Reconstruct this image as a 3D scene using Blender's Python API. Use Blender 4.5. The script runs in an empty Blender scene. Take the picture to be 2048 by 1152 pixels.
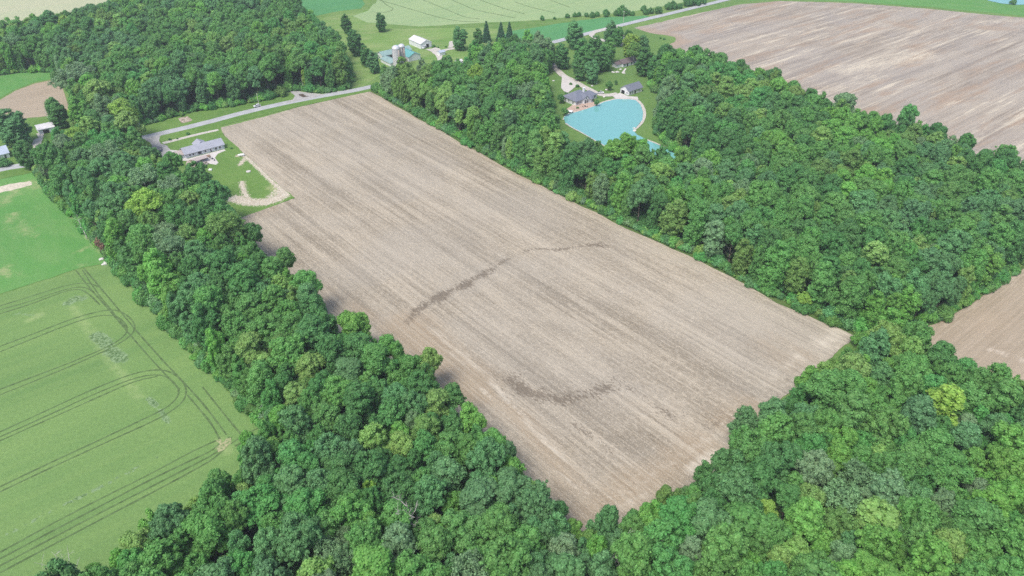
import bpy, bmesh, math, random
import numpy as np
from mathutils import Vector, Matrix
from mathutils.geometry import delaunay_2d_cdt

rnd = random.Random(7)
nr = np.random.RandomState(11)
scene = bpy.context.scene

# ------------------------------------------------------------------ camera, sky, sun, exposure
FPX = 1480.0                      # focal length in photo pixels (2048 wide)
PITCH = math.atan(1026.0 / FPX)   # below the horizontal
CAMH = 180.0
cam_d = bpy.data.cameras.new('camera')
cam = bpy.data.objects.new('camera', cam_d)
scene.collection.objects.link(cam)
cam_d.sensor_width = 36.0
cam_d.lens = 36.0 * FPX / 2048.0
cam_d.clip_start = 1.0
cam_d.clip_end = 9000.0
cam.location = (0, 0, CAMH)
cam.rotation_euler = (math.pi / 2 - PITCH, 0, 0)
scene.camera = cam

SUN_EL, SUN_AZ = math.radians(60), math.radians(-146)      # azimuth measured from +Y towards +X
world = bpy.data.worlds.new('World')
scene.world = world
world.use_nodes = True
wn = world.node_tree
for n in list(wn.nodes): wn.nodes.remove(n)
sky = wn.nodes.new('ShaderNodeTexSky'); sky.sky_type = 'NISHITA'; sky.sun_disc = False
sky.sun_elevation = SUN_EL; sky.sun_rotation = SUN_AZ
sky.dust_density = 3.0; sky.air_density = 1.0; sky.ozone_density = 1.0
bg = wn.nodes.new('ShaderNodeBackground'); bg.inputs['Strength'].default_value = 0.155
wo = wn.nodes.new('ShaderNodeOutputWorld')
wn.links.new(sky.outputs[0], bg.inputs[0]); wn.links.new(bg.outputs[0], wo.inputs[0])
sd = bpy.data.lights.new('sun', 'SUN'); sd.energy = 2.3; sd.angle = math.radians(24); sd.color = (1.0, 0.96, 0.90)
sun = bpy.data.objects.new('sun', sd); scene.collection.objects.link(sun)
sdir = Vector((math.sin(SUN_AZ) * math.cos(SUN_EL), math.cos(SUN_AZ) * math.cos(SUN_EL), math.sin(SUN_EL)))
sun.rotation_euler = sdir.to_track_quat('Z', 'Y').to_euler()
sun.location = (0, 0, 400)
scene.view_settings.view_transform = 'Standard'
scene.view_settings.look = 'None'
scene.view_settings.gamma = 1.0
scene.view_settings.use_curve_mapping = False
scene.view_settings.exposure = 0.38
scene.render.engine = 'CYCLES'
scene.cycles.max_bounces = 6
scene.cycles.diffuse_bounces = 3
scene.cycles.transmission_bounces = 3
scene.cycles.volume_bounces = 0
scene.cycles.use_denoising = False
scene.cycles.use_adaptive_sampling = False

# ------------------------------------------------------------------ helpers
CP, SP = math.cos(PITCH), math.sin(PITCH)
def at(px, py, z=0.0):
    """where the photo pixel meets the level z"""
    u = (px - 1024.0) / FPX; v = -(py - 576.0) / FPX
    t = (z - CAMH) / (-SP + v * CP)
    return (u * t, (CP + v * SP) * t)
def proj(x, y, z):
    dz = z - CAMH
    zc = y * CP - dz * SP; yc = y * SP + dz * CP
    return 1024 + FPX * x / zc, 576 - FPX * yc / zc, zc
def pts_of(lst, z=0.0):
    return [at(p[0], p[1], p[2] if len(p) > 2 else z) for p in lst]
B_ANG, A_ANG = math.radians(38.5), math.radians(131.0)
E1 = np.array((math.cos(B_ANG), math.sin(B_ANG)))
E2 = np.array((-E1[1], E1[0]))

def tag(o, label=None, cat=None, group=None, kind=None):
    if label: o['label'] = label
    if cat: o['category'] = cat
    if group: o['group'] = group
    if kind: o['kind'] = kind
    return o
def link(o, parent=None):
    scene.collection.objects.link(o)
    if parent is not None: o.parent = parent
    return o
def empty(name, loc, rz=0.0):
    o = bpy.data.objects.new(name, None); o.location = loc; o.rotation_euler = (0, 0, rz)
    o.empty_display_size = 1.0
    return link(o)
def mesh_obj(name, verts, faces, mat, parent=None, smooth=False):
    me = bpy.data.meshes.new(name)
    me.from_pydata([tuple(v) for v in verts], [], [tuple(f) for f in faces])
    me.update()
    if smooth:
        for p in me.polygons: p.use_smooth = True
    if mat: me.materials.append(mat)
    return link(bpy.data.objects.new(name, me), parent)

class MB:
    """collects simple solids that become one mesh"""
    def __init__(s): s.v = []; s.f = []
    def add(s, vs, fs):
        b = len(s.v); s.v += [tuple(v) for v in vs]; s.f += [tuple(b + i for i in f) for f in fs]; return s
    def box(s, x0, x1, y0, y1, z0, z1):
        return s.add([(x0,y0,z0),(x1,y0,z0),(x1,y1,z0),(x0,y1,z0),(x0,y0,z1),(x1,y0,z1),(x1,y1,z1),(x0,y1,z1)],
                     [(0,3,2,1),(4,5,6,7),(0,1,5,4),(1,2,6,5),(2,3,7,6),(3,0,4,7)])
    def prism(s, poly, z0, z1):
        n = len(poly)
        return s.add([(x,y,z0) for x,y in poly] + [(x,y,z1) for x,y in poly],
                     [tuple(range(n-1,-1,-1)), tuple(range(n,2*n))] + [(i,(i+1)%n,n+(i+1)%n,n+i) for i in range(n)])
    def cone(s, cx, cy, z0, z1, r0, r1, n=16):
        vs = [(cx+r0*math.cos(2*math.pi*i/n), cy+r0*math.sin(2*math.pi*i/n), z0) for i in range(n)]
        vs += [(cx+r1*math.cos(2*math.pi*i/n), cy+r1*math.sin(2*math.pi*i/n), z1) for i in range(n)]
        return s.add(vs, [tuple(range(n-1,-1,-1)), tuple(range(n,2*n))] + [(i,(i+1)%n,n+(i+1)%n,n+i) for i in range(n)])
    def tube(s, p0, p1, r0, r1, n=7):
        p0, p1 = Vector(p0), Vector(p1); d = (p1-p0).normalized()
        a = d.orthogonal().normalized(); b = d.cross(a)
        vs = [p0+(a*math.cos(2*math.pi*i/n)+b*math.sin(2*math.pi*i/n))*r0 for i in range(n)]
        vs += [p1+(a*math.cos(2*math.pi*i/n)+b*math.sin(2*math.pi*i/n))*r1 for i in range(n)]
        return s.add(vs, [tuple(range(n-1,-1,-1)), tuple(range(n,2*n))] + [(i,(i+1)%n,n+(i+1)%n,n+i) for i in range(n)])
    def lathe(s, cx, cy, prof, n=24):
        vs = []; fs = []
        for r, z in prof:
            vs += [(cx+r*math.cos(2*math.pi*i/n), cy+r*math.sin(2*math.pi*i/n), z) for i in range(n)]
        for k in range(len(prof)-1):
            for i in range(n):
                j = (i+1) % n
                fs.append((k*n+i, k*n+j, (k+1)*n+j, (k+1)*n+i))
        fs.append(tuple(range(n-1,-1,-1))); fs.append(tuple((len(prof)-1)*n+i for i in range(n)))
        return s.add(vs, fs)
    def build(s, name, mat, parent=None, smooth=False):
        return mesh_obj(name, s.v, s.f, mat, parent, smooth)

# ------------------------------------------------------------------ materials
class NT:
    def __init__(s, name, rough=0.9, spec=0.2):
        s.m = bpy.data.materials.new(name); s.m.use_nodes = True
        s.t = s.m.node_tree; s.b = s.t.nodes['Principled BSDF']
        s.b.inputs['Roughness'].default_value = rough
        s.b.inputs['Specular IOR Level'].default_value = spec
    def n(s, typ, **kw):
        n = s.t.nodes.new('ShaderNode' + typ)
        for k, v in kw.items():
            if isinstance(k, str) and hasattr(n, k): setattr(n, k, v)
        return n
    def set(s, inp, v):
        if hasattr(v, 'is_output'): s.t.links.new(v, inp)
        else:
            if isinstance(v, tuple) and len(v) == 3 and inp.type == 'RGBA': v = v + (1.0,)
            inp.default_value = v
    def math(s, op, a, b=0.0, c=0.0, clamp=False):
        n = s.n('Math'); n.operation = op; n.use_clamp = clamp
        s.set(n.inputs[0], a); s.set(n.inputs[1], b); s.set(n.inputs[2], c); return n.outputs[0]
    def pos(s, ang=0.0, sx=1.0, sy=1.0, sz=1.0, obj=False):
        if obj: src = s.n('TexCoord').outputs['Object']
        else: src = s.n('NewGeometry').outputs['Position']
        r = s.n('VectorRotate'); r.rotation_type = 'Z_AXIS'; s.set(r.inputs['Vector'], src); r.inputs['Angle'].default_value = -ang
        m = s.n('VectorMath'); m.operation = 'MULTIPLY'; s.set(m.inputs[0], r.outputs[0]); m.inputs[1].default_value = (sx, sy, sz)
        return m.outputs[0]
    def noise(s, vec, scale=1.0, detail=3.0, rough=0.55, dist=0.0):
        n = s.n('TexNoise'); s.set(n.inputs['Vector'], vec)
        n.inputs['Scale'].default_value = scale; n.inputs['Detail'].default_value = detail
        n.inputs['Roughness'].default_value = rough; n.inputs['Distortion'].default_value = dist
        return n.outputs[0]
    def ramp(s, f, lo, hi, a=0.0, b=1.0):
        n = s.n('MapRange'); n.interpolation_type = 'SMOOTHSTEP'
        s.set(n.inputs['Value'], f)
        n.inputs['From Min'].default_value = lo; n.inputs['From Max'].default_value = hi
        n.inputs['To Min'].default_value = a; n.inputs['To Max'].default_value = b
        return n.outputs[0]
    def mix(s, f, a, b, mode='MIX'):
        n = s.n('Mix'); n.data_type = 'RGBA'; n.blend_type = mode
        s.set(n.inputs[0], f); s.set(n.inputs[6], a); s.set(n.inputs[7], b); return n.outputs[2]
    def attr(s, name, typ='GEOMETRY'):
        n = s.n('Attribute'); n.attribute_name = name; n.attribute_type = typ; return n
    def bump(s, h, strength=0.5, dist=0.2):
        n = s.n('Bump'); s.set(n.inputs['Height'], h); n.inputs['Strength'].default_value = strength
        n.inputs['Distance'].default_value = dist; s.t.links.new(n.outputs[0], s.b.inputs['Normal'])
    def out(s, col): s.set(s.b.inputs['Base Color'], col); return s.m

def mat_plain(name, col, rough=0.8, var=0.12, scale=0.8, spec=0.3, metal=0.0):
    t = NT(name, rough, spec); t.b.inputs['Metallic'].default_value = metal
    f = t.noise(t.pos(obj=True), scale, 4.0, 0.6)
    g = t.ramp(f, 0.25, 0.75)
    return t.out(t.mix(g, tuple(c * (1 - var) for c in col), tuple(min(1, c * (1 + var)) for c in col)))

def mat_grass(name, c1, c2, c3, s1=0.02, s2=0.25, ang=0.0, stretch=1.0):
    t = NT(name, 0.95, 0.1)
    p = t.pos(ang, 1.0 / stretch, 1.0)
    a = t.ramp(t.noise(p, s1, 4, 0.6), 0.35, 0.65)
    b = t.ramp(t.noise(p, s2, 4, 0.65), 0.35, 0.7)
    c = t.noise(t.pos(), 1.6, 3, 0.7)
    col = t.mix(a, c1, c2)
    col = t.mix(t.math('MULTIPLY', b, 0.55), col, c3)
    col = t.mix(t.ramp(c, 0.3, 0.7, 0.0, 0.35), col, tuple(x * 0.6 for x in c1))
    dr = t.ramp(t.math('ADD', t.attr('pale').outputs['Fac'], t.math('MULTIPLY_ADD', t.noise(t.pos(), 0.18, 5, 0.7), 1.4, -0.7)), 0.3, 0.85)
    col = t.mix(t.math('MULTIPLY', dr, 0.8), col, (0.36, 0.38, 0.19))
    stn = t.ramp(t.math('ADD', t.attr('stony').outputs['Fac'], t.math('MULTIPLY_ADD', t.noise(t.pos(), 0.9, 5, 0.85), 2.0, -1.0)), 0.42, 0.60)
    col = t.mix(stn, col, t.mix(t.ramp(c, 0.4, 0.6), (0.40, 0.34, 0.25), (0.62, 0.57, 0.47)))
    t.bump(c, 0.6, 0.3)
    return t.out(col)

def mat_soil(name, ang, dark, light, brown, pale, grey, specks=1.0, band=1.0, patchy=0.0):
    t = NT(name, 0.97, 0.05)
    # bands left by each pass of the machine, then single rows, all wandering a little
    wob = t.noise(t.pos(), 0.01, 2, 0.5)
    p1 = t.pos(ang, 0.0045, 0.085)
    st1 = t.ramp(t.noise(p1, 1.0, 4, 0.6, 0.1), 0.34, 0.66)
    p2 = t.pos(ang, 0.009, 0.42)
    st2 = t.ramp(t.noise(p2, 1.0, 3, 0.6, 0.05), 0.32, 0.68)
    p3 = t.pos(ang, 0.008, 1.25)
    st3 = t.ramp(t.noise(p3, 1.0, 2, 0.6), 0.3, 0.7)
    big = t.ramp(t.noise(t.pos(), 0.014, 4, 0.6, 0.4), 0.36, 0.64)
    mid = t.ramp(t.noise(t.pos(ang, 0.4, 1.0), 0.09, 4, 0.65, 0.5), 0.35, 0.65)
    sp = t.ramp(t.noise(t.pos(ang, 0.6, 1.0), 0.9, 3, 0.75), 0.42, 0.62)
    sp2 = t.ramp(t.noise(t.pos(), 2.2, 2, 0.8), 0.55, 0.68)
    f = t.math('MULTIPLY', st1, 0.27 * band)
    f = t.math('MULTIPLY_ADD', st2, 0.24 * band, f)
    f = t.math('MULTIPLY_ADD', st3, 0.22, f)
    f = t.math('MULTIPLY_ADD', sp, 0.22 * specks, f)
    f = t.math('MULTIPLY_ADD', mid, 0.16, f)
    f = t.math('SUBTRACT', f, 0.10)
    f = t.ramp(f, -0.05, 0.80)
    col = t.mix(f, dark, light)
    col = t.mix(t.math('MULTIPLY', big, 0.38), col, grey)
    if patchy:
        pb = t.ramp(t.noise(t.pos(ang, 0.012, 0.065), 1.0, 5, 0.65, 0.3), 0.50, 0.66)
        col = t.mix(t.math('MULTIPLY', pb, patchy), col, brown)
        pp = t.ramp(t.math('ADD', t.noise(t.pos(ang, 0.010, 0.16), 1.3, 5, 0.7, 0.2), t.math('MULTIPLY', t.noise(t.pos(), 0.012, 2, 0.5), 0.35)), 0.70, 0.86)
        col = t.mix(t.math('MULTIPLY', pp, patchy), col, pale)
    br = t.attr('brown').outputs['Fac']
    brn = t.ramp(t.math('ADD', br, t.math('MULTIPLY_ADD', t.noise(t.pos(ang, 0.25, 1.0), 0.10, 4, 0.6), 0.9, -0.45)), 0.25, 0.75)
    col = t.mix(t.math('MULTIPLY', brn, 0.72), col, t.mix(t.math('MULTIPLY', st3, 0.5), brown, light))
    pl = t.attr('pale').outputs['Fac']
    pln = t.ramp(t.math('ADD', pl, t.math('MULTIPLY_ADD', t.noise(t.pos(ang, 0.2, 1.2), 0.35, 5, 0.75), 1.6, -0.8)), 0.30, 0.95)
    col = t.mix(t.math('MULTIPLY', pln, 0.75), col, pale)
    col = t.mix(t.math('MULTIPLY', sp2, 0.55 * specks), col, pale)
    we = t.attr('wet').outputs['Fac']
    wsum = t.math('MULTIPLY_ADD', t.noise(t.pos(ang, 0.5, 1.2), 1.1, 6, 0.85), 3.0, -1.5)
    wsum = t.math('MULTIPLY_ADD', t.math('SUBTRACT', t.noise(t.pos(), 0.11, 3, 0.6), 0.5), 1.1, wsum)
    wn_ = t.ramp(t.math('ADD', we, wsum), 0.46, 0.62)
    wn_ = t.math('MULTIPLY', wn_, t.ramp(we, 0.0, 0.25))
    col = t.mix(t.math('MULTIPLY', wn_, 0.72), col, (0.135, 0.108, 0.080))
    t.bump(t.math('ADD', t.math('MULTIPLY', st3, 0.5), sp), 0.5, 0.15)
    return t.out(col)

M = {}
M['ground'] = mat_grass('rough_grass', (0.11, 0.225, 0.05), (0.16, 0.28, 0.07), (0.24, 0.31, 0.12), 0.008, 0.12)
M['lawn'] = mat_grass('mown_lawn', (0.105, 0.215, 0.045), (0.145, 0.265, 0.06), (0.19, 0.285, 0.085), 0.02, 0.3)
M['yard_lawn'] = mat_grass('park_lawn', (0.11, 0.215, 0.055), (0.14, 0.255, 0.065), (0.18, 0.27, 0.085), 0.02, 0.3)  # grass colour of the lawn around the pond and its houses
M['pasture'] = mat_grass('pasture_grass', (0.10, 0.275, 0.066), (0.13, 0.315, 0.08), (0.19, 0.33, 0.11), 0.012, 0.09, A_ANG, 2.0)
M['verge'] = mat_grass('verge_grass', (0.07, 0.14, 0.03), (0.10, 0.17, 0.05), (0.17, 0.19, 0.08), 0.05, 0.5)
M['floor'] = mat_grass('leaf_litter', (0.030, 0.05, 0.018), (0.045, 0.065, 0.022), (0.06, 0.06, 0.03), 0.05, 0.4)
M['meadow'] = mat_grass('meadow_grass', (0.14, 0.27, 0.06), (0.20, 0.33, 0.09), (0.33, 0.37, 0.17), 0.02, 0.10, 0.2, 3.0)
M['soil'] = mat_soil('tilled_soil', A_ANG, (0.205, 0.172, 0.126), (0.455, 0.395, 0.303), (0.315, 0.240, 0.158), (0.60, 0.54, 0.44), (0.355, 0.325, 0.275))
M['soil_far'] = mat_soil('tilled_soil_far', B_ANG, (0.225, 0.186, 0.150), (0.405, 0.352, 0.285), (0.34, 0.25, 0.18), (0.60, 0.53, 0.41), (0.31, 0.285, 0.265), 0.5, 1.4, 0.75)
M['soil_right'] = mat_soil('tilled_soil_right', B_ANG, (0.31, 0.252, 0.18), (0.44, 0.365, 0.275), (0.38, 0.30, 0.21), (0.58, 0.50, 0.40), (0.38, 0.32, 0.24), 0.4, 0.7)

def mat_wheat(name, c1, c2, c3, ang):
    t = NT(name, 0.95, 0.1)
    a = t.ramp(t.noise(t.pos(ang, 0.35, 1.0), 0.016, 4, 0.6), 0.35, 0.65)
    b = t.ramp(t.noise(t.pos(ang, 0.05, 1.0), 0.16, 3, 0.6), 0.35, 0.65)
    c = t.noise(t.pos(), 0.9, 4, 0.8)
    d = t.ramp(t.noise(t.pos(), 0.05, 4, 0.7), 0.55, 0.72)
    col = t.mix(a, c1, c2)
    col = t.mix(t.math('MULTIPLY', b, 0.4), col, c3)
    col = t.mix(t.math('MULTIPLY', d, 0.3), col, tuple(x * 0.75 for x in c1))
    col = t.mix(t.ramp(c, 0.35, 0.65, 0.0, 0.32), col, tuple(x * 0.62 for x in c1))
    yl = t.attr('pale').outputs['Fac']
    col = t.mix(t.math('MULTIPLY', t.ramp(t.math('ADD', yl, t.math('MULTIPLY_ADD', t.noise(t.pos(), 0.3, 4, 0.7), 0.8, -0.4)), 0.3, 0.8), 0.45), col, (0.36, 0.44, 0.19))
    we = t.attr('wet').outputs['Fac']
    nn = t.noise(t.pos(), 0.55, 4, 0.7, 1.5)
    sel = t.ramp(t.math('ADD', we, t.math('MULTIPLY_ADD', nn, 0.9, -0.45)), 0.40, 0.55)
    lodge = t.mix(t.ramp(nn, 0.42, 0.56), (0.075, 0.14, 0.05), (0.225, 0.325, 0.17))
    col = t.mix(t.math('MULTIPLY', sel, 0.85), col, lodge)
    t.bump(c, 0.7, 0.3)
    return t.out(col)
M['wheat'] = mat_wheat('green_wheat', (0.142, 0.255, 0.080), (0.178, 0.298, 0.094), (0.225, 0.335, 0.108), B_ANG)
M['wheat_far'] = mat_wheat('pale_wheat', (0.27, 0.39, 0.18), (0.32, 0.43, 0.205), (0.36, 0.43, 0.22), B_ANG)
M['wheat_ripe'] = mat_wheat('ripening_wheat', (0.42, 0.45, 0.28), (0.47, 0.47, 0.31), (0.40, 0.47, 0.27), B_ANG)
M['beans'] = mat_wheat('bean_crop', (0.085, 0.26, 0.10), (0.10, 0.30, 0.11), (0.13, 0.31, 0.11), B_ANG)
M['track'] = mat_plain('crop_wheel_track', (0.095, 0.155, 0.055), 0.95, 0.35, 0.5)  # wheel-track tone, darkened to paint in the shade between the standing crop
M['worn'] = None
M['asphalt'] = mat_plain('worn_asphalt', (0.40, 0.41, 0.42), 0.9, 0.10, 0.15)
M['gravel'] = mat_plain('pale_gravel', (0.50, 0.47, 0.42), 0.95, 0.15, 0.6)
M['gravel_dark'] = mat_plain('grey_gravel', (0.38, 0.37, 0.36), 0.95, 0.15, 0.3)
M['concrete'] = mat_plain('concrete', (0.56, 0.53, 0.50), 0.9, 0.08, 0.4)
M['brick'] = mat_plain('brick_paving', (0.47, 0.35, 0.28), 0.9, 0.18, 1.2)
M['mud'] = mat_plain('wet_mud', (0.10, 0.075, 0.06), 0.6, 0.3, 1.0)
M['oldroad'] = mat_plain('stony_soil', (0.55, 0.50, 0.40), 0.95, 0.2, 0.6)
def mat_patch(name, a, b, lo=0.4, hi=0.6, sc=0.8):
    t = NT(name, 0.95, 0.1)
    f = t.ramp(t.noise(t.pos(), sc, 5, 0.8), lo, hi)
    return t.out(t.mix(f, a, b))
M['worn'] = mat_patch('trampled_straw', (0.16, 0.24, 0.09), (0.40, 0.38, 0.22), 0.42, 0.58, 0.9)
M['stony'] = mat_patch('stony_bare_patch', (0.16, 0.20, 0.07), (0.60, 0.54, 0.43), 0.38, 0.56, 0.7)
M['rubble'] = mat_patch('yard_rubble', (0.20, 0.15, 0.11), (0.55, 0.48, 0.40), 0.4, 0.6, 0.6)
def mat_water():
    t = NT('pond_water', 0.02, 0.9)
    f = t.noise(t.pos(), 0.05, 3, 0.5)
    t.bump(t.noise(t.pos(), 1.2, 3, 0.6), 0.015, 0.05)
    return t.out(t.mix(f, (0.165, 0.43, 0.42), (0.185, 0.455, 0.445)))
M['water'] = mat_water()
M['siding'] = mat_plain('white_siding', (0.74, 0.75, 0.77), 0.6, 0.05, 0.5)
M['siding_blue'] = mat_plain('pale_grey_siding', (0.62, 0.65, 0.70), 0.6, 0.05, 0.5)
def mat_roof(name, col, ang, metal=False):
    t = NT(name, 0.5 if metal else 0.9, 0.4 if metal else 0.15)
    n1 = t.noise(t.pos(ang, 0.3 if not metal else 2.6, 2.6 if not metal else 0.2, 1.5), 1.0, 3, 0.6)
    n2 = t.noise(t.pos(), 0.35, 4, 0.6)
    c = t.mix(t.ramp(n1, 0.3, 0.7, 0, 0.5), col, tuple(x * 0.8 for x in col))
    return t.out(t.mix(t.ramp(n2, 0.35, 0.7, 0, 0.5), c, tuple(min(1, x * 1.2) for x in col)))
M['slate'] = mat_roof('grey_shingles', (0.185, 0.20, 0.25), B_ANG)
M['slate_pale'] = mat_roof('pale_grey_shingles', (0.36, 0.375, 0.43), B_ANG)
M['brownroof'] = mat_roof('brown_shingles', (0.16, 0.13, 0.13), B_ANG)
M['redroof'] = mat_roof('tan_shingles', (0.34, 0.26, 0.225), B_ANG)
M['tanroof'] = mat_roof('pale_tan_shingles', (0.43, 0.37, 0.35), B_ANG)
M['bluemetal'] = mat_roof('pale_blue_metal_roof', (0.42, 0.48, 0.57), B_ANG, True)
M['whitemetal'] = mat_roof('white_metal_roof', (0.66, 0.64, 0.65), A_ANG, True)
M['teal'] = mat_roof('teal_metal_roof', (0.13, 0.36, 0.35), A_ANG, True)
M['tealdull'] = mat_roof('dull_teal_roof', (0.25, 0.37, 0.35), B_ANG, True)
def mat_silo(lo, hi, a, b):
    t = NT('stave_concrete', 0.85, 0.2)
    p = t.pos(0, 1.3, 1.3, 0.05, obj=True)
    f = t.ramp(t.noise(p, 1.0, 4, 0.7), lo, hi)
    g = t.noise(t.pos(0, 0.5, 0.5, 3.0, obj=True), 1.0, 2, 0.5)
    sep = t.n('SeparateXYZ'); t.set(sep.inputs[0], t.n('TexCoord').outputs['Object'])
    ring = t.ramp(t.math('FRACT', t.math('MULTIPLY', sep.outputs[2], 0.9)), 0.86, 0.98)
    c = t.mix(f, a, b)
    c = t.mix(t.math('MULTIPLY', ring, 0.35), c, (0.2, 0.2, 0.2))
    return t.out(t.mix(t.ramp(g, 0.3, 0.7, 0, 0.3), c, (0.56, 0.54, 0.52)))
M['silo'] = mat_silo(0.30, 0.50, (0.42, 0.41, 0.43), (0.60, 0.59, 0.61))
M['silo_dark'] = mat_silo(0.42, 0.60, (0.22, 0.20, 0.22), (0.52, 0.50, 0.50))
M['dome'] = mat_plain('dome_steel', (0.66, 0.66, 0.68), 0.35, 0.06, 1.0, 0.5, 0.2)
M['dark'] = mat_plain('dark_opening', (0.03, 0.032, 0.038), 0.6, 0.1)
M['glass'] = mat_plain('window_glass', (0.05, 0.06, 0.08), 0.12, 0.1, 0.8, 0.6)
M['white'] = mat_plain('white_paint', (0.80, 0.80, 0.80), 0.4, 0.03)
M['woodgrey'] = mat_plain('weathered_timber', (0.38, 0.34, 0.30), 0.9, 0.2, 1.0)
M['poleWood'] = mat_plain('pole_timber', (0.50, 0.46, 0.40), 0.9, 0.15, 1.0)
M['deck'] = mat_plain('deck_boards', (0.25, 0.17, 0.12), 0.9, 0.25, 1.0)
M['carwhite'] = mat_plain('white_car_paint', (0.75, 0.76, 0.78), 0.25, 0.02, 1.0, 0.6)
M['cardark'] = mat_plain('dark_car_paint', (0.04, 0.05, 0.08), 0.25, 0.05, 1.0, 0.6)
M['rubber'] = mat_plain('rubber', (0.03, 0.03, 0.03), 0.8, 0.1)
M['rock'] = mat_plain('limestone', (0.58, 0.56, 0.53), 0.9, 0.15, 1.0)

def mat_leaf(name, use_rand=False):
    t = NT(name, 0.6, 0.22)
    tint = t.attr('tint', 'INSTANCER').outputs['Color']
    lv = t.attr('lv').outputs['Fac']
    f = t.math('MULTIPLY_ADD', lv, 0.75, 0.62)
    col = t.mix(1.0, tint, (1, 1, 1), 'MULTIPLY')
    vm = t.n('VectorMath'); vm.operation = 'SCALE'; t.set(vm.inputs[0], tint); t.set(vm.inputs['Scale'], f)
    hs = t.n('HueSaturation'); t.set(hs.inputs['Color'], vm.outputs[0])
    t.set(hs.inputs['Hue'], t.math('MULTIPLY_ADD', t.noise(t.pos(), 0.5, 2, 0.6), 0.04, 0.482))
    t.set(hs.inputs['Saturation'], 1.0)
    t.set(t.b.inputs['Base Color'], hs.outputs[0])
    tr = t.n('BsdfTranslucent')
    hs2 = t.n('HueSaturation'); t.set(hs2.inputs['Color'], hs.outputs[0]); hs2.inputs['Hue'].default_value = 0.494
    hs2.inputs['Value'].default_value = 1.3
    t.set(tr.inputs['Color'], hs2.outputs[0])
    mx = t.n('MixShader'); mx.inputs[0].default_value = 0.36
    t.t.links.new(t.b.outputs[0], mx.inputs[1]); t.t.links.new(tr.outputs[0], mx.inputs[2])
    t.t.links.new(mx.outputs[0], t.t.nodes['Material Output'].inputs['Surface'])
    return t.m
M['leaf'] = mat_leaf('leaves')
M['bark'] = mat_plain('bark', (0.13, 0.105, 0.085), 0.95, 0.3, 1.0)
M['bark_pale'] = mat_plain('pale_bark', (0.50, 0.49, 0.45), 0.9, 0.2, 1.0)
M['bark_dead'] = mat_plain('dead_wood', (0.42, 0.38, 0.36), 0.95, 0.15, 1.0)

# ------------------------------------------------------------------ ground sheets
def resample(poly, step, jit, closed=True, seed=0):
    r = np.random.RandomState(seed); out = []; n = len(poly)
    for i in range(n if closed else n - 1):
        a = np.array(poly[i]); b = np.array(poly[(i + 1) % n]); L = np.linalg.norm(b - a)
        k = max(1, int(L / step)); d = (b - a) / max(L, 1e-6); nn = np.array((-d[1], d[0]))
        for j in range(k):
            p = a + (b - a) * j / k
            if j: p = p + nn * r.normal(0, jit) * 0.5
            out.append(tuple(p))
    if not closed: out.append(tuple(poly[-1]))
    return out
def inside(P, poly):
    x, y = P[:, 0], P[:, 1]; c = np.zeros(len(P), bool); n = len(poly)
    for i in range(n):
        x0, y0 = poly[i]; x1, y1 = poly[(i - 1) % n]
        m = ((y0 > y) != (y1 > y))
        with np.errstate(divide='ignore', invalid='ignore'):
            c ^= m & (x < (x1 - x0) * (y - y0) / (y1 - y0 + 1e-12) + x0)
    return c
def seg_dist(P, line):
    D = np.full(len(P), 1e9)
    if len(line) == 1: return np.hypot(P[:, 0] - line[0][0], P[:, 1] - line[0][1])
    for a, b in zip(line[:-1], line[1:]):
        a = np.array(a); b = np.array(b); d = b - a
        t = np.clip(((P - a) @ d) / max(d @ d, 1e-9), 0, 1)
        D = np.minimum(D, np.hypot(*(P - a - t[:, None] * d).T))
    return D
LEVEL = [0.0]
def sheet(name, poly, mat, grid=0, step=4.0, jit=0.5, masks=None, z=None, kind='structure', seed=1):
    if z is None:
        LEVEL[0] += 0.004; z = LEVEL[0]
    bd = resample(poly, step, jit, True, seed) if step else [tuple(p) for p in poly]
    nb = len(bd); vs = list(bd)
    if grid:
        A = np.array(bd); x0, y0 = A.min(0); x1, y1 = A.max(0)
        gx, gy = np.meshgrid(np.arange(x0, x1, grid), np.arange(y0, y1, grid))
        G = np.stack([gx.ravel(), gy.ravel()], 1) + nr.uniform(-.2, .2, (gx.size, 2)) * grid
        G = G[inside(G, bd)]
        G = G[seg_dist(G, bd + [bd[0]]) > grid * 0.4]
        vs += [tuple(g) for g in G]
    r = delaunay_2d_cdt([Vector(v) for v in vs], [(i, (i + 1) % nb) for i in range(nb)], [list(range(nb))], 1, 1e-4)
    V = [(v.x, v.y, z) for v in r[0]]; F = []
    for f in r[2]:
        a, b, c = (r[0][i] for i in f[:3])
        if (b - a).cross(c - a) < 0: f = f[::-1]
        F.append(tuple(f))
    o = mesh_obj(name, V, F, mat)
    if masks:
        P = np.array([(v[0], v[1]) for v in V])
        for an, lst in masks.items():
            m = np.zeros(len(P))
            for line, w, s in lst:
                d = seg_dist(P, line)
                m = np.maximum(m, s * np.clip(1 - d / w, 0, 1) ** 0.7)
            at_ = o.data.attributes.new(an, 'FLOAT', 'POINT'); at_.data.foreach_set('value', m.astype(np.float32))
    return tag(o, kind=kind)
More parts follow.
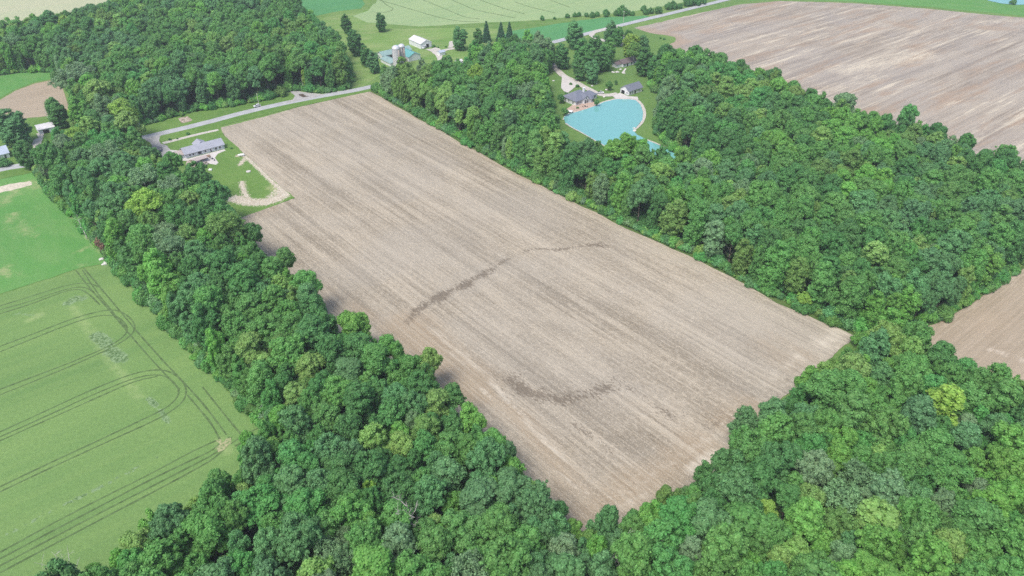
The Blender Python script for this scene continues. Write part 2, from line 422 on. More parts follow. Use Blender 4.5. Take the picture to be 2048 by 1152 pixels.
def ribbon(name, line, width, mat, z=None, jit=0.0, smooth_n=0, kind='structure', build=True):
    """a flat band along a ground polyline; width may be a list"""
    if z is None:
        LEVEL[0] += 0.004; z = LEVEL[0]
    P = [np.array(p) for p in line]
    for _ in range(smooth_n):                       # Chaikin
        Q = [P[0]]
        for a, b in zip(P[:-1], P[1:]): Q += [a * .75 + b * .25, a * .25 + b * .75]
        P = Q + [P[-1]]
    V = []; n = len(P)
    for i in range(n):
        d = P[min(i + 1, n - 1)] - P[max(i - 1, 0)]; d /= max(np.linalg.norm(d), 1e-6); nn = np.array((-d[1], d[0]))
        w = width if not isinstance(width, (list, tuple)) else np.interp(i / (n - 1), np.linspace(0, 1, len(width)), width)
        w = w * (1 + rnd.uniform(-jit, jit))
        V += [(*(P[i] + nn * w / 2), z), (*(P[i] - nn * w / 2), z)]
    F = [(2*i, 2*i+1, 2*i+3, 2*i+2) for i in range(n - 1)]
    if not build: return V, F
    return tag(mesh_obj(name, V, F, mat), kind=kind)

G = 3500
tag(mesh_obj('ground', [(-G, -1500, 0), (G, -1500, 0), (G, 5000, 0), (-G, 5000, 0)], [(0, 1, 2, 3)], M['ground']), kind='structure')

# woods as ground polygons
W_FAR = pts_of([(-140,175),(0,150),(60,143),(105,143),(150,190,0),(160,262),(262,262),(290,250),(390,222),(500,206),(560,192),(578,176),(600,180),(640,186),(694,178),(700,150),(690,125),(655,95),(632,70),(610,55),(600,30),(520,-6),(400,-40),(330,-30,0),(290,8),(225,42),(175,58),(130,70),(60,84),(0,90),(-140,100)])
W_LEFT = pts_of([(82,345),(108,390),(158,440),(212,498),(235,530),(300,602),(380,692),(460,772),(548,862),(530,900,6),(455,925,15),(360,975,18),(265,1025,18),(190,1075,18),(80,1160,18),(-150,1330,0),(400,1500,0),(1200,1500,0)]) \
       + pts_of([(1180,1022,15),(1140,1010,15),(1055,945,15),(1020,880,15),(950,820,15),(880,770,15),(840,710,15),(785,690,15),(730,665,15),(655,635,15),(612,570,15),(558,525,15),(500,490,15),(475,445,13),(435,405,13),(385,365,13),(345,345,12),(318,340,8),(300,325,5),(283,305,0),(280,288,0),(215,290,0)])
W_BOT = pts_of([(1180,1022,15),(1290,1008,15),(1350,955,15),(1460,905,15),(1480,850,15),(1540,800,15),(1620,755,15),(1700,705,15),(1735,662,15),(1760,645,10),(1850,665,15),(1960,735,15),(2048,760,15),(2300,880,15)]) + pts_of([(2500,1500,0),(1200,1500,0)])
W_RIGHT = pts_of([(752,176),(782,200),(830,226),(884,256),(942,289),(1002,322),(1062,354),(1122,386),(1182,412),(1242,444),(1302,472),(1362,497),(1408,519),(1482,556),(1542,591),(1602,615),(1660,641),(1712,664),(1800,660),(1872,638),(1955,588),(2048,524),(2340,360),
        (2250,300,16),(2048,322,16),(1950,300,16),(1890,272,16),(1830,240,16),(1745,245,16),(1690,222,16),(1640,195,16),(1580,170,16),(1500,142,16),(1440,122,16),(1390,112,16),(1345,112,14),(1322,130,10),(1300,172),(1326,190),(1322,215),(1312,250),(1318,272),(1345,296),(1392,330),
        (1398,352,0),(1345,334,10),(1290,314,12),(1240,292,12),(1180,304,12),(1140,292,12),(1112,262,10),(1098,235,8),(1096,200,6),(1092,170,5),(1070,150,5),(1040,160,5),(1010,170,4),(975,166,4),(955,164),(910,168),(880,172),(840,180),(800,184),(770,182),(752,178)])
WOODS = [W_FAR, W_LEFT, W_BOT, W_RIGHT]
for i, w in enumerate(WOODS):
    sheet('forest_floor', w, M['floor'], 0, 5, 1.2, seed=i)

# crop fields, pasture, bare fields
sheet('ripe_wheat_field', pts_of([(-500,-60),(500,-60),(300,-10),(225,28),(120,66),(0,85),(-300,130)]), M['wheat_ripe'], 0, 8, 1)
sheet('bean_field', pts_of([(430,-60),(700,-60),(722,-8),(730,8),(722,17),(680,22),(640,30),(598,42),(560,20)]), M['beans'], 0, 8, 1)
sheet('grass_meadow', pts_of([(590,45),(650,34),(722,24),(745,18),(740,45),(800,58),(960,55),(1010,60),(960,110),(900,125),(760,150),(720,178),(690,180),(640,110)]), M['meadow'], 0, 6, 1)
sheet('wheat_field', pts_of([(752,-40),(752,5),(735,22),(705,32),(735,45),(775,48),(840,53),(962,46),(1080,40),(1180,30),(1260,24),(1350,8),(1420,-8),(1500,-40)]), M['wheat_far'], 12, 8, 1)
sheet('bean_field', pts_of([(1024,62),(1124,46),(1215,34),(1290,31),(1300,34),(1235,50),(1180,66),(1120,85),(1030,88),(990,75)]), M['beans'], 0, 8, 1)
yard = pts_of([(1090,115),(1180,72),(1235,58),(1275,52),(1330,75),(1340,80),(1310,95),(1330,120),(1330,150),(1320,170),(1335,190),(1330,240),(1325,270),(1400,330),(1390,345),(1250,330),(1130,275),(1095,240)])
sheet('park_lawn', yard, M['yard_lawn'], 0, 5, 0.8)

sheet('bare_field_far', pts_of([(1268,56),(1330,42),(1400,26),(1480,9),(1560,2),(1700,6),(1850,17),(1960,28),(2060,37),(2500,80),(2700,450),(2048,372),(1900,330),(1700,280),(1500,190),(1400,150),(1330,110),(1325,98),(1352,80),(1350,74),(1330,70),(1300,66)]), M['soil_far'], 7, 5, 0.8,
      masks={'brown': [(pts_of([(1290,62),(1340,72),(1352,80),(1330,95)]), 16, 1.0), (pts_of([(1480,40),(1600,35)]), 14, .7), (pts_of([(1780,45),(1830,55)]), 12, .8), (pts_of([(1960,55),(2020,58)]), 12, .9), (pts_of([(1500,150),(1640,215)]), 14, .5)],
             'pale': [(pts_of([(1690,140),(1850,110)]), 24, .75), (pts_of([(1640,190),(1760,150)]), 14, .6), (pts_of([(1950,45),(2040,40)]), 12, .7), (pts_of([(1600,12),(1800,20)]), 7, .7), (pts_of([(1900,290),(2048,230)]), 14, .5), (pts_of([(1560,70),(1670,55)]), 10, .6)]})
sheet('green_strip', pts_of([(1500,2),(1560,-1),(1700,3),(1850,13),(1960,24),(2060,33),(2500,75),(2500,-20),(1500,-30)]), M['pasture'], 0, 6, 0.8)
sheet('bare_field_right', pts_of([(1876,646),(1960,594),(2050,530),(2600,300),(2900,900),(2048,790),(1960,760),(1850,720),(1760,680)]), M['soil_right'], 3, 3, 0.5,
      masks={'pale': [(pts_of([(1885,650),(1960,606),(2048,545)]), 5, .5), (pts_of([(1985,700),(2048,722)]), 3, .8)], 'brown': [(pts_of([(1980,640)]), 22, .5)]})
# little round-cornered field on the left
sheet('tilled_garden', pts_of([(-40,235),(0,200),(30,182),(70,167),(100,161),(125,175),(135,205),(150,215),(100,232),(55,236),(50,240),(20,225),(-40,255)]), M['soil_right'], 3, 3, 0.3,
      masks={'brown': [(pts_of([(60,170),(100,163)]), 8, .7)]})
sheet('pasture_corner', pts_of([(-200,190),(-60,170),(0,152),(60,143),(103,146),(104,158),(70,164),(30,179),(0,196),(-60,240)]), M['pasture'], 0, 4, 0.5)

# pasture and wheat on the left
past = pts_of([(-300,420),(-100,378),(0,352),(75,340),(92,352),(110,392),(160,444),(214,502),(225,520),(213,527),(165,535),(80,562),(0,588),(-250,670)])
sheet('pasture', past, M['pasture'], 2.5, 4, 0.6, masks={'pale': [(pts_of([(0,405),(60,365),(90,370)]), 10, .6), (pts_of([(10,430),(30,445),(60,465)]), 11, .5), (pts_of([(0,540),(20,545)]), 9, .6), (pts_of([(120,398),(160,448),(205,505)]), 4, .7), (pts_of([(130,535),(200,525)]), 4, .5), (pts_of([(150,505),(165,500)]), 3, .6)]})
sheet('bare_streak', pts_of([(-20,378),(20,368),(60,362),(64,370),(30,379),(0,386),(-20,388)]), M['oldroad'], 0, 2, 0.5)
wheat = pts_of([(-300,690),(0,590),(80,564),(165,537),(213,529),(226,530),(300,608),(380,698),(460,778),(550,868),(600,940),(500,1040),(300,1180),(60,1330),(-600,1330)])
lodged = [(pts_of([(137,606),(150,598),(164,597)]), 4.0, .8), (pts_of([(192,672),(205,680),(215,690)]), 4.5, .9), (pts_of([(220,702),(235,712),(243,718)]), 4.5, .9),
          (pts_of([(298,798),(312,812)]), 2.0, .9), (pts_of([(322,822),(337,845)]), 2.0, .8), (pts_of([(192,523),(222,531)]), 3.0, .8), (pts_of([(395,705),(405,722)]), 2.0, .7),
          (pts_of([(10,1072),(100,1025),(108,1020)]), 1.1, .75), (pts_of([(130,1010),(200,975),(285,930)]), 1.3, .8), (pts_of([(300,922),(320,912)]), 1.0, .7), (pts_of([(30,628),(85,632)]), 3, .5)]
sheet('wheat_field', wheat, M['wheat'], 1.6, 2.5, 0.25, masks={'wet': lodged,
      'pale': [(pts_of([(145,615),(200,690),(240,745),(280,795)]), 5, .6), (pts_of([(60,640),(80,630)]), 4, .8), (pts_of([(165,560),(230,540)]), 8, .3), (pts_of([(440,880),(455,905)]), 4, .7)]})
def tram(lines, w=0.55):
    """pairs of wheel tracks worn into the crop, one sheet"""
    LEVEL[0] += 0.004; V = []; F = []
    for kk, ln in enumerate(lines):
        LEVEL[0] += 0.002
        v, f = ribbon('x', pts_of(ln), w, None, LEVEL[0], 0.25, 2 if len(ln) > 3 else 0, build=False)
        if len(ln) <= 3:
            Pn = resample(pts_of(ln), 2.0, 0.06, False); v, f = ribbon('x', Pn, w, None, LEVEL[0], 0.3, 0, build=False)
        b = len(V); V += v; F += [tuple(b + i for i in q) for q in f]
    return V, F
L1 = [[(165,540),(190,580),(222,620),(252,656)], [(152,541),(178,575),(220,622),(262,672),(300,716),(330,748),(360,780)],
      [(168,537),(200,575),(235,616),(272,661),(310,704),(345,742),(375,773),(410,812),(440,852),(453,870)], [(375,790),(400,820),(425,850),(440,880)],
      [(405,774),(440,818),(470,855),(487,874)],
      [(0,612),(60,594),(120,574),(158,566),(185,568),(198,575)],[(0,620),(60,603),(120,582),(158,573),(180,578),(200,598),(222,624)],[(0,628),(70,606),(130,582),(160,578),(178,588),(200,610)],
      [(0,693),(70,667),(140,639),(200,622),(235,619),(262,636),(272,655),(262,672),(235,690),(180,716),(110,746),(0,790)],
      [(0,704),(70,676),(140,648),(190,632),(225,630),(245,640),(257,658),(248,674),(220,692),(170,714),(90,745),(0,779)],
      [(0,864),(90,823),(180,781),(270,745),(325,738),(356,752),(374,776),(370,800),(345,822),(300,846),(250,868),(160,909),(80,946),(0,984)],
      [(0,874),(90,834),(180,792),(270,755),(318,748),(345,760),(360,782),(352,800),(330,818),(280,842),(200,880),(100,926),(0,974)],
      [(0,882),(90,842),(200,793),(270,762),(315,753)]]
L2 = [[(0,1105),(100,1050),(200,998),(300,949),(380,905),(428,883),(440,880)], [(0,1118),(100,1065),(200,1013),(300,960),(380,922),(424,902),(440,887)],
      [(0,1132),(100,1079),(200,1026),(300,975),(380,934),(430,908),(450,890),(458,874)], [(0,1146),(100,1093),(200,1040),(300,988),(380,945),(425,920),(455,893),(462,875)],
      [(450,895),(490,870),(530,850)],[(470,893),(500,877),(530,862)]]
Vt, Ft = tram(L1 + L2, 0.62)
tag(mesh_obj('crop_track', Vt, Ft, M['track']), kind='structure')
sheet('trampled_corner', pts_of([(432,882),(440,878),(444,888),(452,878),(462,876),(464,886),(452,898),(436,905),(430,898),(440,890)]), M['worn'], 0, 1, 0.3)
# faint wheel lines in the far wheat
Vt, Ft = tram([[(762,0),(775,12),(790,18),(770,26),(745,24)],[(1330-512-60,0),(800,12),(900,42),(960,44)],[(822,-10),(900,22),(930,35),(960,38)],[(880,-10),(950,20),(1030,36)],[(1030,4),(1060,14),(1110,26)],[(1100,0),(1140,15)],[(960,0),(1010,18),(1050,28)]], 0.7)
tag(mesh_obj('crop_track', Vt, Ft, M['track']), kind='structure')

# the big bare field
field = pts_of([(440,256),(520,236),(600,214),(680,196),(740,183),(762,192),(776,203),(830,232),(884,262),(942,295),(1002,328),(1062,360),(1122,392),(1182,418),(1242,450),(1302,478),(1362,503),(1408,525),(1482,562),(1542,598),(1602,622),(1660,648),(1712,672),
        (1640,735),(1560,800),(1490,870),(1480,920),(1380,1000),(1290,1080),(1200,1110),(1090,1060),(980,950),(900,890),(820,800),(700,720),(610,650),(540,570),(470,490),(455,450),(474,438),(545,412),(590,397),(568,380),(537,353),(509,326),(486,306),(472,292),(449,271)])
wet = [(pts_of([(1022,756),(1045,780),(1085,797),(1150,792),(1222,773)]), 11, .36), (pts_of([(1330,830),(1400,850),(1450,845)]), 12, .34), (pts_of([(840,625),(985,540)]), 9, .30), (pts_of([(818,642),(835,622)]), 4, .70), (pts_of([(835,622),(862,603)]), 4, .80), (pts_of([(870,597),(885,590),(903,583)]), 4.5, .9), (pts_of([(903,583),(922,577),(928,573)]), 3.5, .85),
       (pts_of([(936,568),(945,560),(960,553)]), 4, .9), (pts_of([(960,553),(985,538)]), 4, .75), (pts_of([(985,538),(1010,522),(1040,506),(1070,498)]), 3, .55), (pts_of([(1070,497),(1110,500),(1150,495),(1180,491),(1200,488)]), 1.8, .8), (pts_of([(1180,490),(1210,493)]), 3, .8),
       (pts_of([(1022,756),(1045,780),(1085,797),(1130,798),(1160,790),(1200,778),(1222,773)]), 5.0, .75), (pts_of([(1222,773),(1255,775),(1290,795),(1330,820)]), 2.0, .6), (pts_of([(1150,850),(1185,875),(1230,905)]), 2.2, .55),
       (pts_of([(520,305),(575,310),(640,293),(660,290)]), 8, .30), (pts_of([(560,400),(640,395),(700,385)]), 8, .28), (pts_of([(960,590),(1000,612)]), 4, .4), (pts_of([(1320,820),(1380,845),(1440,850)]), 7, .42), (pts_of([(730,520),(800,580)]), 5, .3)]
brown = [(pts_of([(610,570),(660,610),(735,625),(800,650)]), 12, .55), (pts_of([(810,655),(850,690),(900,740),(950,775)]), 17, .95), (pts_of([(1000,800),(1060,860),(1130,950),(1200,1010)]), 12, .6),
         (pts_of([(1440,850),(1500,820)]), 16, .7), (pts_of([(1530,690),(1590,720)]), 16, .6), (pts_of([(1200,1010),(1300,960),(1400,890)]), 14, .75), (pts_of([(490,440),(560,415)]), 10, .4),
         (pts_of([(776,203),(942,300),(1122,396),(1302,482)]), 6, .5), (pts_of([(1302,482),(1482,566),(1660,652)]), 6, .45), (pts_of([(450,262),(600,218),(740,186)]), 7, .35)]
pale = [(pts_of([(1260,985),(1480,835),(1690,685)]), 1.4, .62), (pts_of([(1275,968),(1478,822),(1665,682)]), 1.2, .55), (pts_of([(1240,975),(1470,812),(1640,680)]), 1.2, .5), (pts_of([(1200,968),(1440,802),(1620,672)]), 1.1, .45), (pts_of([(960,775),(1060,880),(1150,975),(1200,1000),(1250,985)]), 1.5, .6), (pts_of([(985,775),(1080,875),(1165,955),(1205,975)]), 1.1, .5), (pts_of([(1640,690),(1680,665)]), 9, .75), (pts_of([(1530,770),(1600,710)]), 6, .55), (pts_of([(990,505),(1080,540)]), 9, .35), (pts_of([(1380,940),(1425,905)]), 3.5, .9), (pts_of([(1390,900),(1470,850)]), 3, .55),
        (pts_of([(870,665),(930,715),(960,740)]), 7, .55), (pts_of([(980,760),(1060,850),(1130,920)]), 3, .65), (pts_of([(850,700),(900,760)]), 4, .4), (pts_of([(1180,880),(1260,850),(1330,810)]), 10, .35), (pts_of([(690,370),(900,480)]), 10, .25), (pts_of([(700,200),(740,195)]), 8, .4),(pts_of([(1240,1015),(1290,990)]), 4, .6)]
sheet('bare_field', field, M['soil'], 1.7, 2.0, 0.35, masks={'wet': wet, 'brown': brown, 'pale': pale})
# rough grass verge between the field and the right wood
ribbon('verge', pts_of([(742,179),(764,190),(778,201),(832,230),(886,260),(944,293),(1004,326),(1064,358),(1124,390),(1184,416),(1244,448),(1304,476),(1364,501),(1410,523),(1484,560),(1544,596),(1604,620),(1662,646),(1714,670)]), [5, 4, 4.5, 4, 3, 4, 3], M['verge'], None, 0.35, 1)
ribbon('verge', pts_of([(1716,666),(1800,662),(1874,642),(1958,591),(2050,527),(2200,445)]), 2.5, M['verge'], None, 0.3, 1)
ribbon('verge', pts_of([(222,528),(300,606),(380,695),(460,776),(548,866)]), 3.0, M['ground'], None, 0.4, 1)

# road, its verges, drives and yards
ROAD = [(-300,405),(0,338),(75,327),(160,306),(285,276),(400,249),(500,222),(600,200),(738,176),(870,143),(1000,112),(1120,81),(1240,51),(1345,26),(1455,-1),(1600,-36)]
road_w = pts_of(ROAD)
sheet('lawn', pts_of([(62,346),(-100,380),(-100,300),(0,255),(55,240),(130,230),(175,250),(255,262),(290,248),(390,222),(500,206),(590,186),(690,176),(738,172),(742,183),(600,213),(440,252),(447,271),(472,292),(486,306),(509,326),(537,353),(568,380),(590,396),(545,413),(474,439),(455,430),(420,380),(360,330),(285,300),(280,290),(75,340)]), M['lawn'], 0, 3, 0.4)
sheet('lawn', pts_of([(330,292),(440,258),(447,271),(472,292),(486,306),(509,326),(537,353),(568,380),(589,396),(545,412),(474,438),(455,428),(420,380),(360,330)]), M['lawn'], 1.0, 2, 0.2,
      masks={'stony': [(pts_of([(486,308),(509,329),(537,357),(566,385)]), 2.6, .85), (pts_of([(566,383),(570,388),(556,397),(530,405),(500,405),(470,398)]), 6.0, 1.0), (pts_of([(470,402),(446,385)]), 3.5, .75), (pts_of([(500,405),(488,385),(484,365)]), 3.2, .8), (pts_of([(475,312),(495,312),(480,330)]), 2.8, .8), (pts_of([(540,395),(560,375)]), 5, .6)],
             'pale': [(pts_of([(560,360),(545,372),(555,385)]), 7, .7), (pts_of([(455,415),(445,395)]), 6, .6)]})
ribbon('road', road_w, 6.6, M['asphalt'], None, 0.01, 1)
sheet('gravel_apron', pts_of([(577,181),(600,183),(617,186),(650,189),(628,196),(600,201),(560,209),(585,200),(590,192)]), M['gravel_dark'], 0, 2, 0.3)
sheet('mud_puddle', pts_of([(597,189),(606,188),(612,192),(619,193),(606,195),(599,192)]), M['mud'], 0, 1, 0.15)
ribbon('gravel_track', pts_of([(326,287),(360,278),(400,268),(437,260)]), [3.4, 3.2, 2.6], M['gravel'], None, 0.06, 1)
sheet('driveway', pts_of([(286,279),(322,269),(318,281),(322,288),(333,291),(345,304),(352,318),(330,330),(300,322),(296,300),(305,294),(300,285)]), M['gravel_dark'], 0, 2, 0.2)
sheet('concrete_patio', pts_of([(338,300),(362,302),(375,318),(448,299),(452,301),(436,308),(430,316),(437,326),(432,330),(412,327),(404,334),(390,333),(378,322),(366,322),(348,310)]), M['concrete'], 0, 1.5, 0.1)
sheet('rubble_yard', pts_of([(374,322),(388,320),(400,332),(410,338),(405,352),(395,350),(380,345),(372,335)]), M['rubble'], 0, 1.5, 0.6)
sheet('bare_patch', pts_of([(357,237),(375,233),(385,240),(382,243),(364,247),(360,243)]), M['rubble'], 0, 1.5, 0.3)
sheet('driveway', pts_of([(72,268),(90,264),(84,282),(82,292),(70,298),(63,290),(68,280),(78,276)]), M['gravel'], 0, 2, 0.3)
sheet('driveway', pts_of([(866,97),(870,95),(880,98),(886,104),(884,118),(876,124),(872,112),(862,103),(850,99)]), M['gravel'], 0, 2, 0.4)
ribbon('driveway', pts_of([(884,102),(900,98),(925,96)]), 4.2, M['gravel'], None, 0.05, 2)
sheet('gravel_pad', pts_of([(898,84),(904,82),(908,92),(905,96),(896,96),(898,90)]), M['gravel'], 0, 2, 0.4)
ribbon('driveway', pts_of([(1240,52),(1215,58),(1190,63),(1181,70),(1190,76),(1204,80),(1225,88)]), [6, 4.5, 4.5], M['gravel'], None, 0.05, 2)
sheet('gravel_yard', pts_of([(1215,78),(1225,72),(1236,76),(1248,84),(1244,92),(1228,92),(1222,86)]), M['gravel'], 0, 2, 0.5)
ribbon('driveway', pts_of([(1099,122),(1114,140),(1127,153),(1144,160),(1164,172),(1184,182),(1199,190),(1219,191),(1236,188)]), [3.6, 5.5, 5.0, 5.0, 6.0], M['gravel'], None, 0.04, 2)
sheet('turning_circle', pts_of([(1124,152),(1128,150),(1144,161),(1156,169),(1146,178),(1136,186),(1128,183),(1122,176)]), M['concrete'], 0, 1.5, 0.1)
sheet('garage_apron', pts_of([(1232,190),(1240,186),(1257,193),(1275,194),(1277,200),(1262,200),(1235,200),(1226,194)]), M['concrete'], 0, 1.5, 0.1)
ribbon('pond_bank', pts_of([(1126,240),(1133,228),(1156,223),(1186,213),(1210,203),(1232,198),(1256,197),(1274,200),(1284,210),(1290,225),(1287,242),(1276,255),(1267,262)]), [0.8, 1.4, 1.6, 2.2, 2.2, 1.8, 0.8], M['gravel'], None, 0.15, 2)
sheet('pond', pts_of([(1127,236),(1134,229),(1156,224),(1186,214),(1210,204),(1232,199),(1256,199),(1271,201),(1281,210),(1286,225),(1285,240),(1274,253),(1267,261),(1274,270),(1290,278),(1312,288),(1340,302),(1365,316),(1384,330),(1374,337),(1340,330),(1290,325),(1240,310),(1187,280),(1164,266),(1144,256),(1131,247)]), M['water'], 0, 2, 0.15)
ribbon('pond_bank', pts_of([(1131,247),(1144,256),(1164,266),(1187,280),(1240,310)]), 1.0, M['gravel'], None, 0.2, 1)
ribbon('pond_bank', pts_of([(1294,280),(1312,287),(1330,295)]), 1.3, M['gravel'], None, 0.2, 1)
sheet('brick_patio', pts_of([(1131,220),(1147,209),(1188,204),(1193,211),(1167,220),(1146,225),(1133,226)]), M['brick'], 0, 1.5, 0.1)
sheet('far_pond', pts_of([(1962,-12),(1975,1),(2000,7),(2030,10),(2100,9),(2200,-12)]), M['water'], 0, 4, 0.5)
sheet('stone_path', pts_of([(1243,146),(1250,137),(1253,138),(1247,147)]), M['concrete'], 0, 2, 0.1)

# ------------------------------------------------------------------ buildings
def dist_px(a, b): return float(np.linalg.norm(np.array(at(*a)) - np.array(at(*b))))
def gable_roof(m, L1, L2, hw, hr, along, ov=0.5, th=0.22, flat_under=True):
    """roof solid over the footprint 0..L1 x 0..L2, ridge along x or y"""
    a, b = (L1, L2) if along == 'x' else (L2, L1)
    s = (hr - hw) / (b / 2); e = hw - ov * s
    sec = [(-ov, e), (b / 2, hr), (b + ov, e), (b + ov, e + th), (b / 2, hr + th), (-ov, e + th)]
    def P(t, c): return (t, c[0], c[1] + 0.03) if along == 'x' else (L1 - c[0], t, c[1] + 0.03)
    v = [P(-ov, c) for c in sec] + [P(a + ov, c) for c in sec]
    m.add(v, [(0,1,4,5), (1,2,3,4), (6,11,10,7), (7,10,9,8), (0,6,7,1), (1,7,8,2), (2,8,9,3), (3,9,10,4), (4,10,11,5), (5,11,6,0)])
def gable_walls(m, L1, L2, hw, hr, along):
    if along == 'x':
        v = [(0,0,0),(L1,0,0),(L1,L2,0),(0,L2,0),(0,0,hw),(L1,0,hw),(L1,L2,hw),(0,L2,hw),(0,L2/2,hr),(L1,L2/2,hr)]
        f = [(0,1,5,4),(2,3,7,6),(1,2,6,9,5),(3,0,4,8,7),(4,5,9,8),(6,7,8,9),(0,3,2,1)]
    else:
        v = [(0,0,0),(L1,0,0),(L1,L2,0),(0,L2,0),(0,0,hw),(L1,0,hw),(L1,L2,hw),(0,L2,hw),(L1/2,0,hr),(L1/2,L2,hr)]
        f = [(0,1,5,8,4),(2,3,7,9,6),(1,2,6,5),(3,0,4,7),(4,8,9,7),(5,6,9,8),(0,3,2,1)]
    m.add(v, f)
def hip_roof(m, x0, x1, y0, y1, hw, hr, ov=0.6, th=0.2):
    x0 -= ov; x1 += ov; y0 -= ov; y1 += ov; w = min(x1 - x0, y1 - y0) / 2
    if x1 - x0 > y1 - y0: r = [(x0 + w, (y0 + y1) / 2), (x1 - w, (y0 + y1) / 2)]
    else: r = [((x0 + x1) / 2, y0 + w), ((x0 + x1) / 2, y1 - w)]
    v = [(x0,y0,hw),(x1,y0,hw),(x1,y1,hw),(x0,y1,hw),(x0,y0,hw+th),(x1,y0,hw+th),(x1,y1,hw+th),(x0,y1,hw+th),(*r[0],hr),(*r[1],hr)]
    f = [(0,3,2,1),(0,1,5,4),(1,2,6,5),(2,3,7,6),(3,0,4,7)]
    if x1 - x0 > y1 - y0: f += [(4,5,9,8),(5,6,9),(6,7,8,9),(7,4,8)]
    else: f += [(4,5,8),(5,6,9,8),(6,7,9),(7,4,8,9)]
    m.add(v, f)
def opening(parent, kind, face, u, z, w, h, mat='glass', frame='white', L1=0, L2=0, y0=0.0, x0=0.0):
    """a window or door set on the y = y0 face (face 'y') or the x = x0 face (face 'x')"""
    m = MB(); g = MB(); t = 0.14
    def bx(mm, a0, a1, z0, z1, d0, d1):
        if face == 'y': mm.box(a0, a1, y0 - d1, y0 - d0, z0, z1)
        elif face == 'x': mm.box(x0 - d1, x0 - d0, a0, a1, z0, z1)
        else: mm.box(x0 + d0, x0 + d1, a0, a1, z0, z1)
    bx(m, u - t, u, z - t, z + h + t, 0.0, 0.09); bx(m, u + w, u + w + t, z - t, z + h + t, 0.0, 0.09)
    bx(m, u, u + w, z + h, z + h + t, 0.0, 0.09); bx(m, u, u + w, z - t, z, 0.0, 0.11)
    f = m.build(kind, M[frame], parent)
    bx(g, u, u + w, z, z + h, 0.004, 0.05)
    g.build('pane' if kind == 'window' else 'leaf', M[mat], f)
    return f
def house(name, c0, label, cat, L1, L2, hw, hr, along='x', wall='siding', roof='slate', ov=0.5, ang=None):
    e = empty(name, (*at(*c0), 0), B_ANG if ang is None else ang); tag(e, label, cat)
    m = MB(); gable_walls(m, L1, L2, hw, hr, along); m.build('wall', M[wall], e)
    r = MB(); gable_roof(r, L1, L2, hw, hr, along, ov); ro = r.build('roof', M[roof], e)
    return e, ro

# long ranch house by the road
L = dist_px((372,318),(449,297))
e, ro = house('ranch_house', (372,318), 'long pale ranch house with grey roof between the road and the lawn', 'house', L, 8.0, 2.8, 5.2, 'x', 'siding_blue', 'slate_pale')
for u, w, z, h in ((2.2,.9,1.1,1.1),(4.1,.9,1.1,1.1),(7.2,2.0,0.6,1.8),(11.0,1.0,1.1,1.1),(14.2,.9,.2,2.1),(17.0,1.2,.9,1.3),(19.4,1.1,.9,1.3)):
    if u + w < L: opening(e, 'door' if z < .5 else 'window', 'y', u, z, w, h)
m = MB(); gable_walls(m, 6.0, 5.0, 2.6, 4.4, 'y'); g = m.build('wall', M['siding_blue'], e); g.location = (9.0, 8.02, 0)
m = MB(); gable_roof(m, 6.0, 5.4, 2.6, 4.4, 'y', 0.5); g = m.build('roof', M['slate_pale'], e); g.location = (9.0, 7.6, 0.1)
m = MB(); gable_walls(m, 7.0, 6.5, 2.5, 3.9, 'x'); g = m.build('garage_wing', M['siding_blue'], e); g.location = (-7.02, 1.2, 0)
m = MB(); gable_roof(m, 7.0, 6.5, 2.5, 3.9, 'x', 0.4); g = m.build('roof', M['tanroof'], e); g.location = (-7.4, 1.2, 0)
for u in (15.5, 16.4, 17.3): m = MB(); m.tube((u, 5.2, 4.3), (u, 5.2, 5.3), .12, .12, 6); m.build('vent_pipe', M['dark'], ro)
# deck and belongings behind the ranch house
dk = at(383,325); m = MB(); m.box(0, 9.5, -3.2, -0.2, 0.25, 0.5)
for i in range(5): m.box(i*2.3, i*2.3+.12, -3.2, -3.08, .5, 1.4)
m.box(0, 9.32, -3.18, -3.1, 1.4, 1.48)
e = empty('wooden_deck', (*at(385,319), 0), B_ANG); tag(e, 'brown timber deck with railing against the ranch house', 'deck'); m.build('platform', M['deck'], e)
m = MB(); m.box(.0, 3.8, .0, .08, .0, .9); [m.box(.25*i, .25*i+.06, -.5, 0, .0, .5) for i in range(14)]; st = m.build('steps', M['deck'], e); st.location = (3, -4.0, 0)
m = MB(); m.box(0, 8.5, 0, 4.2, 2.2, 2.35)
for x in (0.1, 8.2):
    for y in (.1, 3.9): m.box(x, x+.2, y, y+.2, 0, 2.2)
e = empty('carport', (*at(389,331), 0), B_ANG + .05); tag(e, 'flat tan roofed lean-to standing on the patio', 'shelter'); m.build('roof', M['tanroof'], e)
m = MB(); r_ = random.Random(3)
for i in range(26):
    x, y = r_.uniform(0, 6), r_.uniform(0, 3); s = r_.uniform(.3, .9); m.box(x, x+s*1.6, y, y+s, 0.0, r_.uniform(.3, 1.0))
e = m.build('equipment_pile', M['woodgrey'], None); e.location = (*at(396,336), 0); e.rotation_euler = (0,0,B_ANG); tag(e, 'heap of stored gear below the lean-to on the patio', 'pile')
m = MB()
for i in range(14):
    x, y = r_.uniform(0, 5), r_.uniform(0, 2.5); s = r_.uniform(.3, .8); m.box(x, x+s*2, y, y+s*.6, 0.0, r_.uniform(.2, .8))
e = m.build('timber_pile', M['deck'], None); e.location = (*at(398,322), 0.0); e.rotation_euler = (0,0,B_ANG); tag(e, 'pile of brown timber lying on the concrete in front of the ranch house', 'pile')

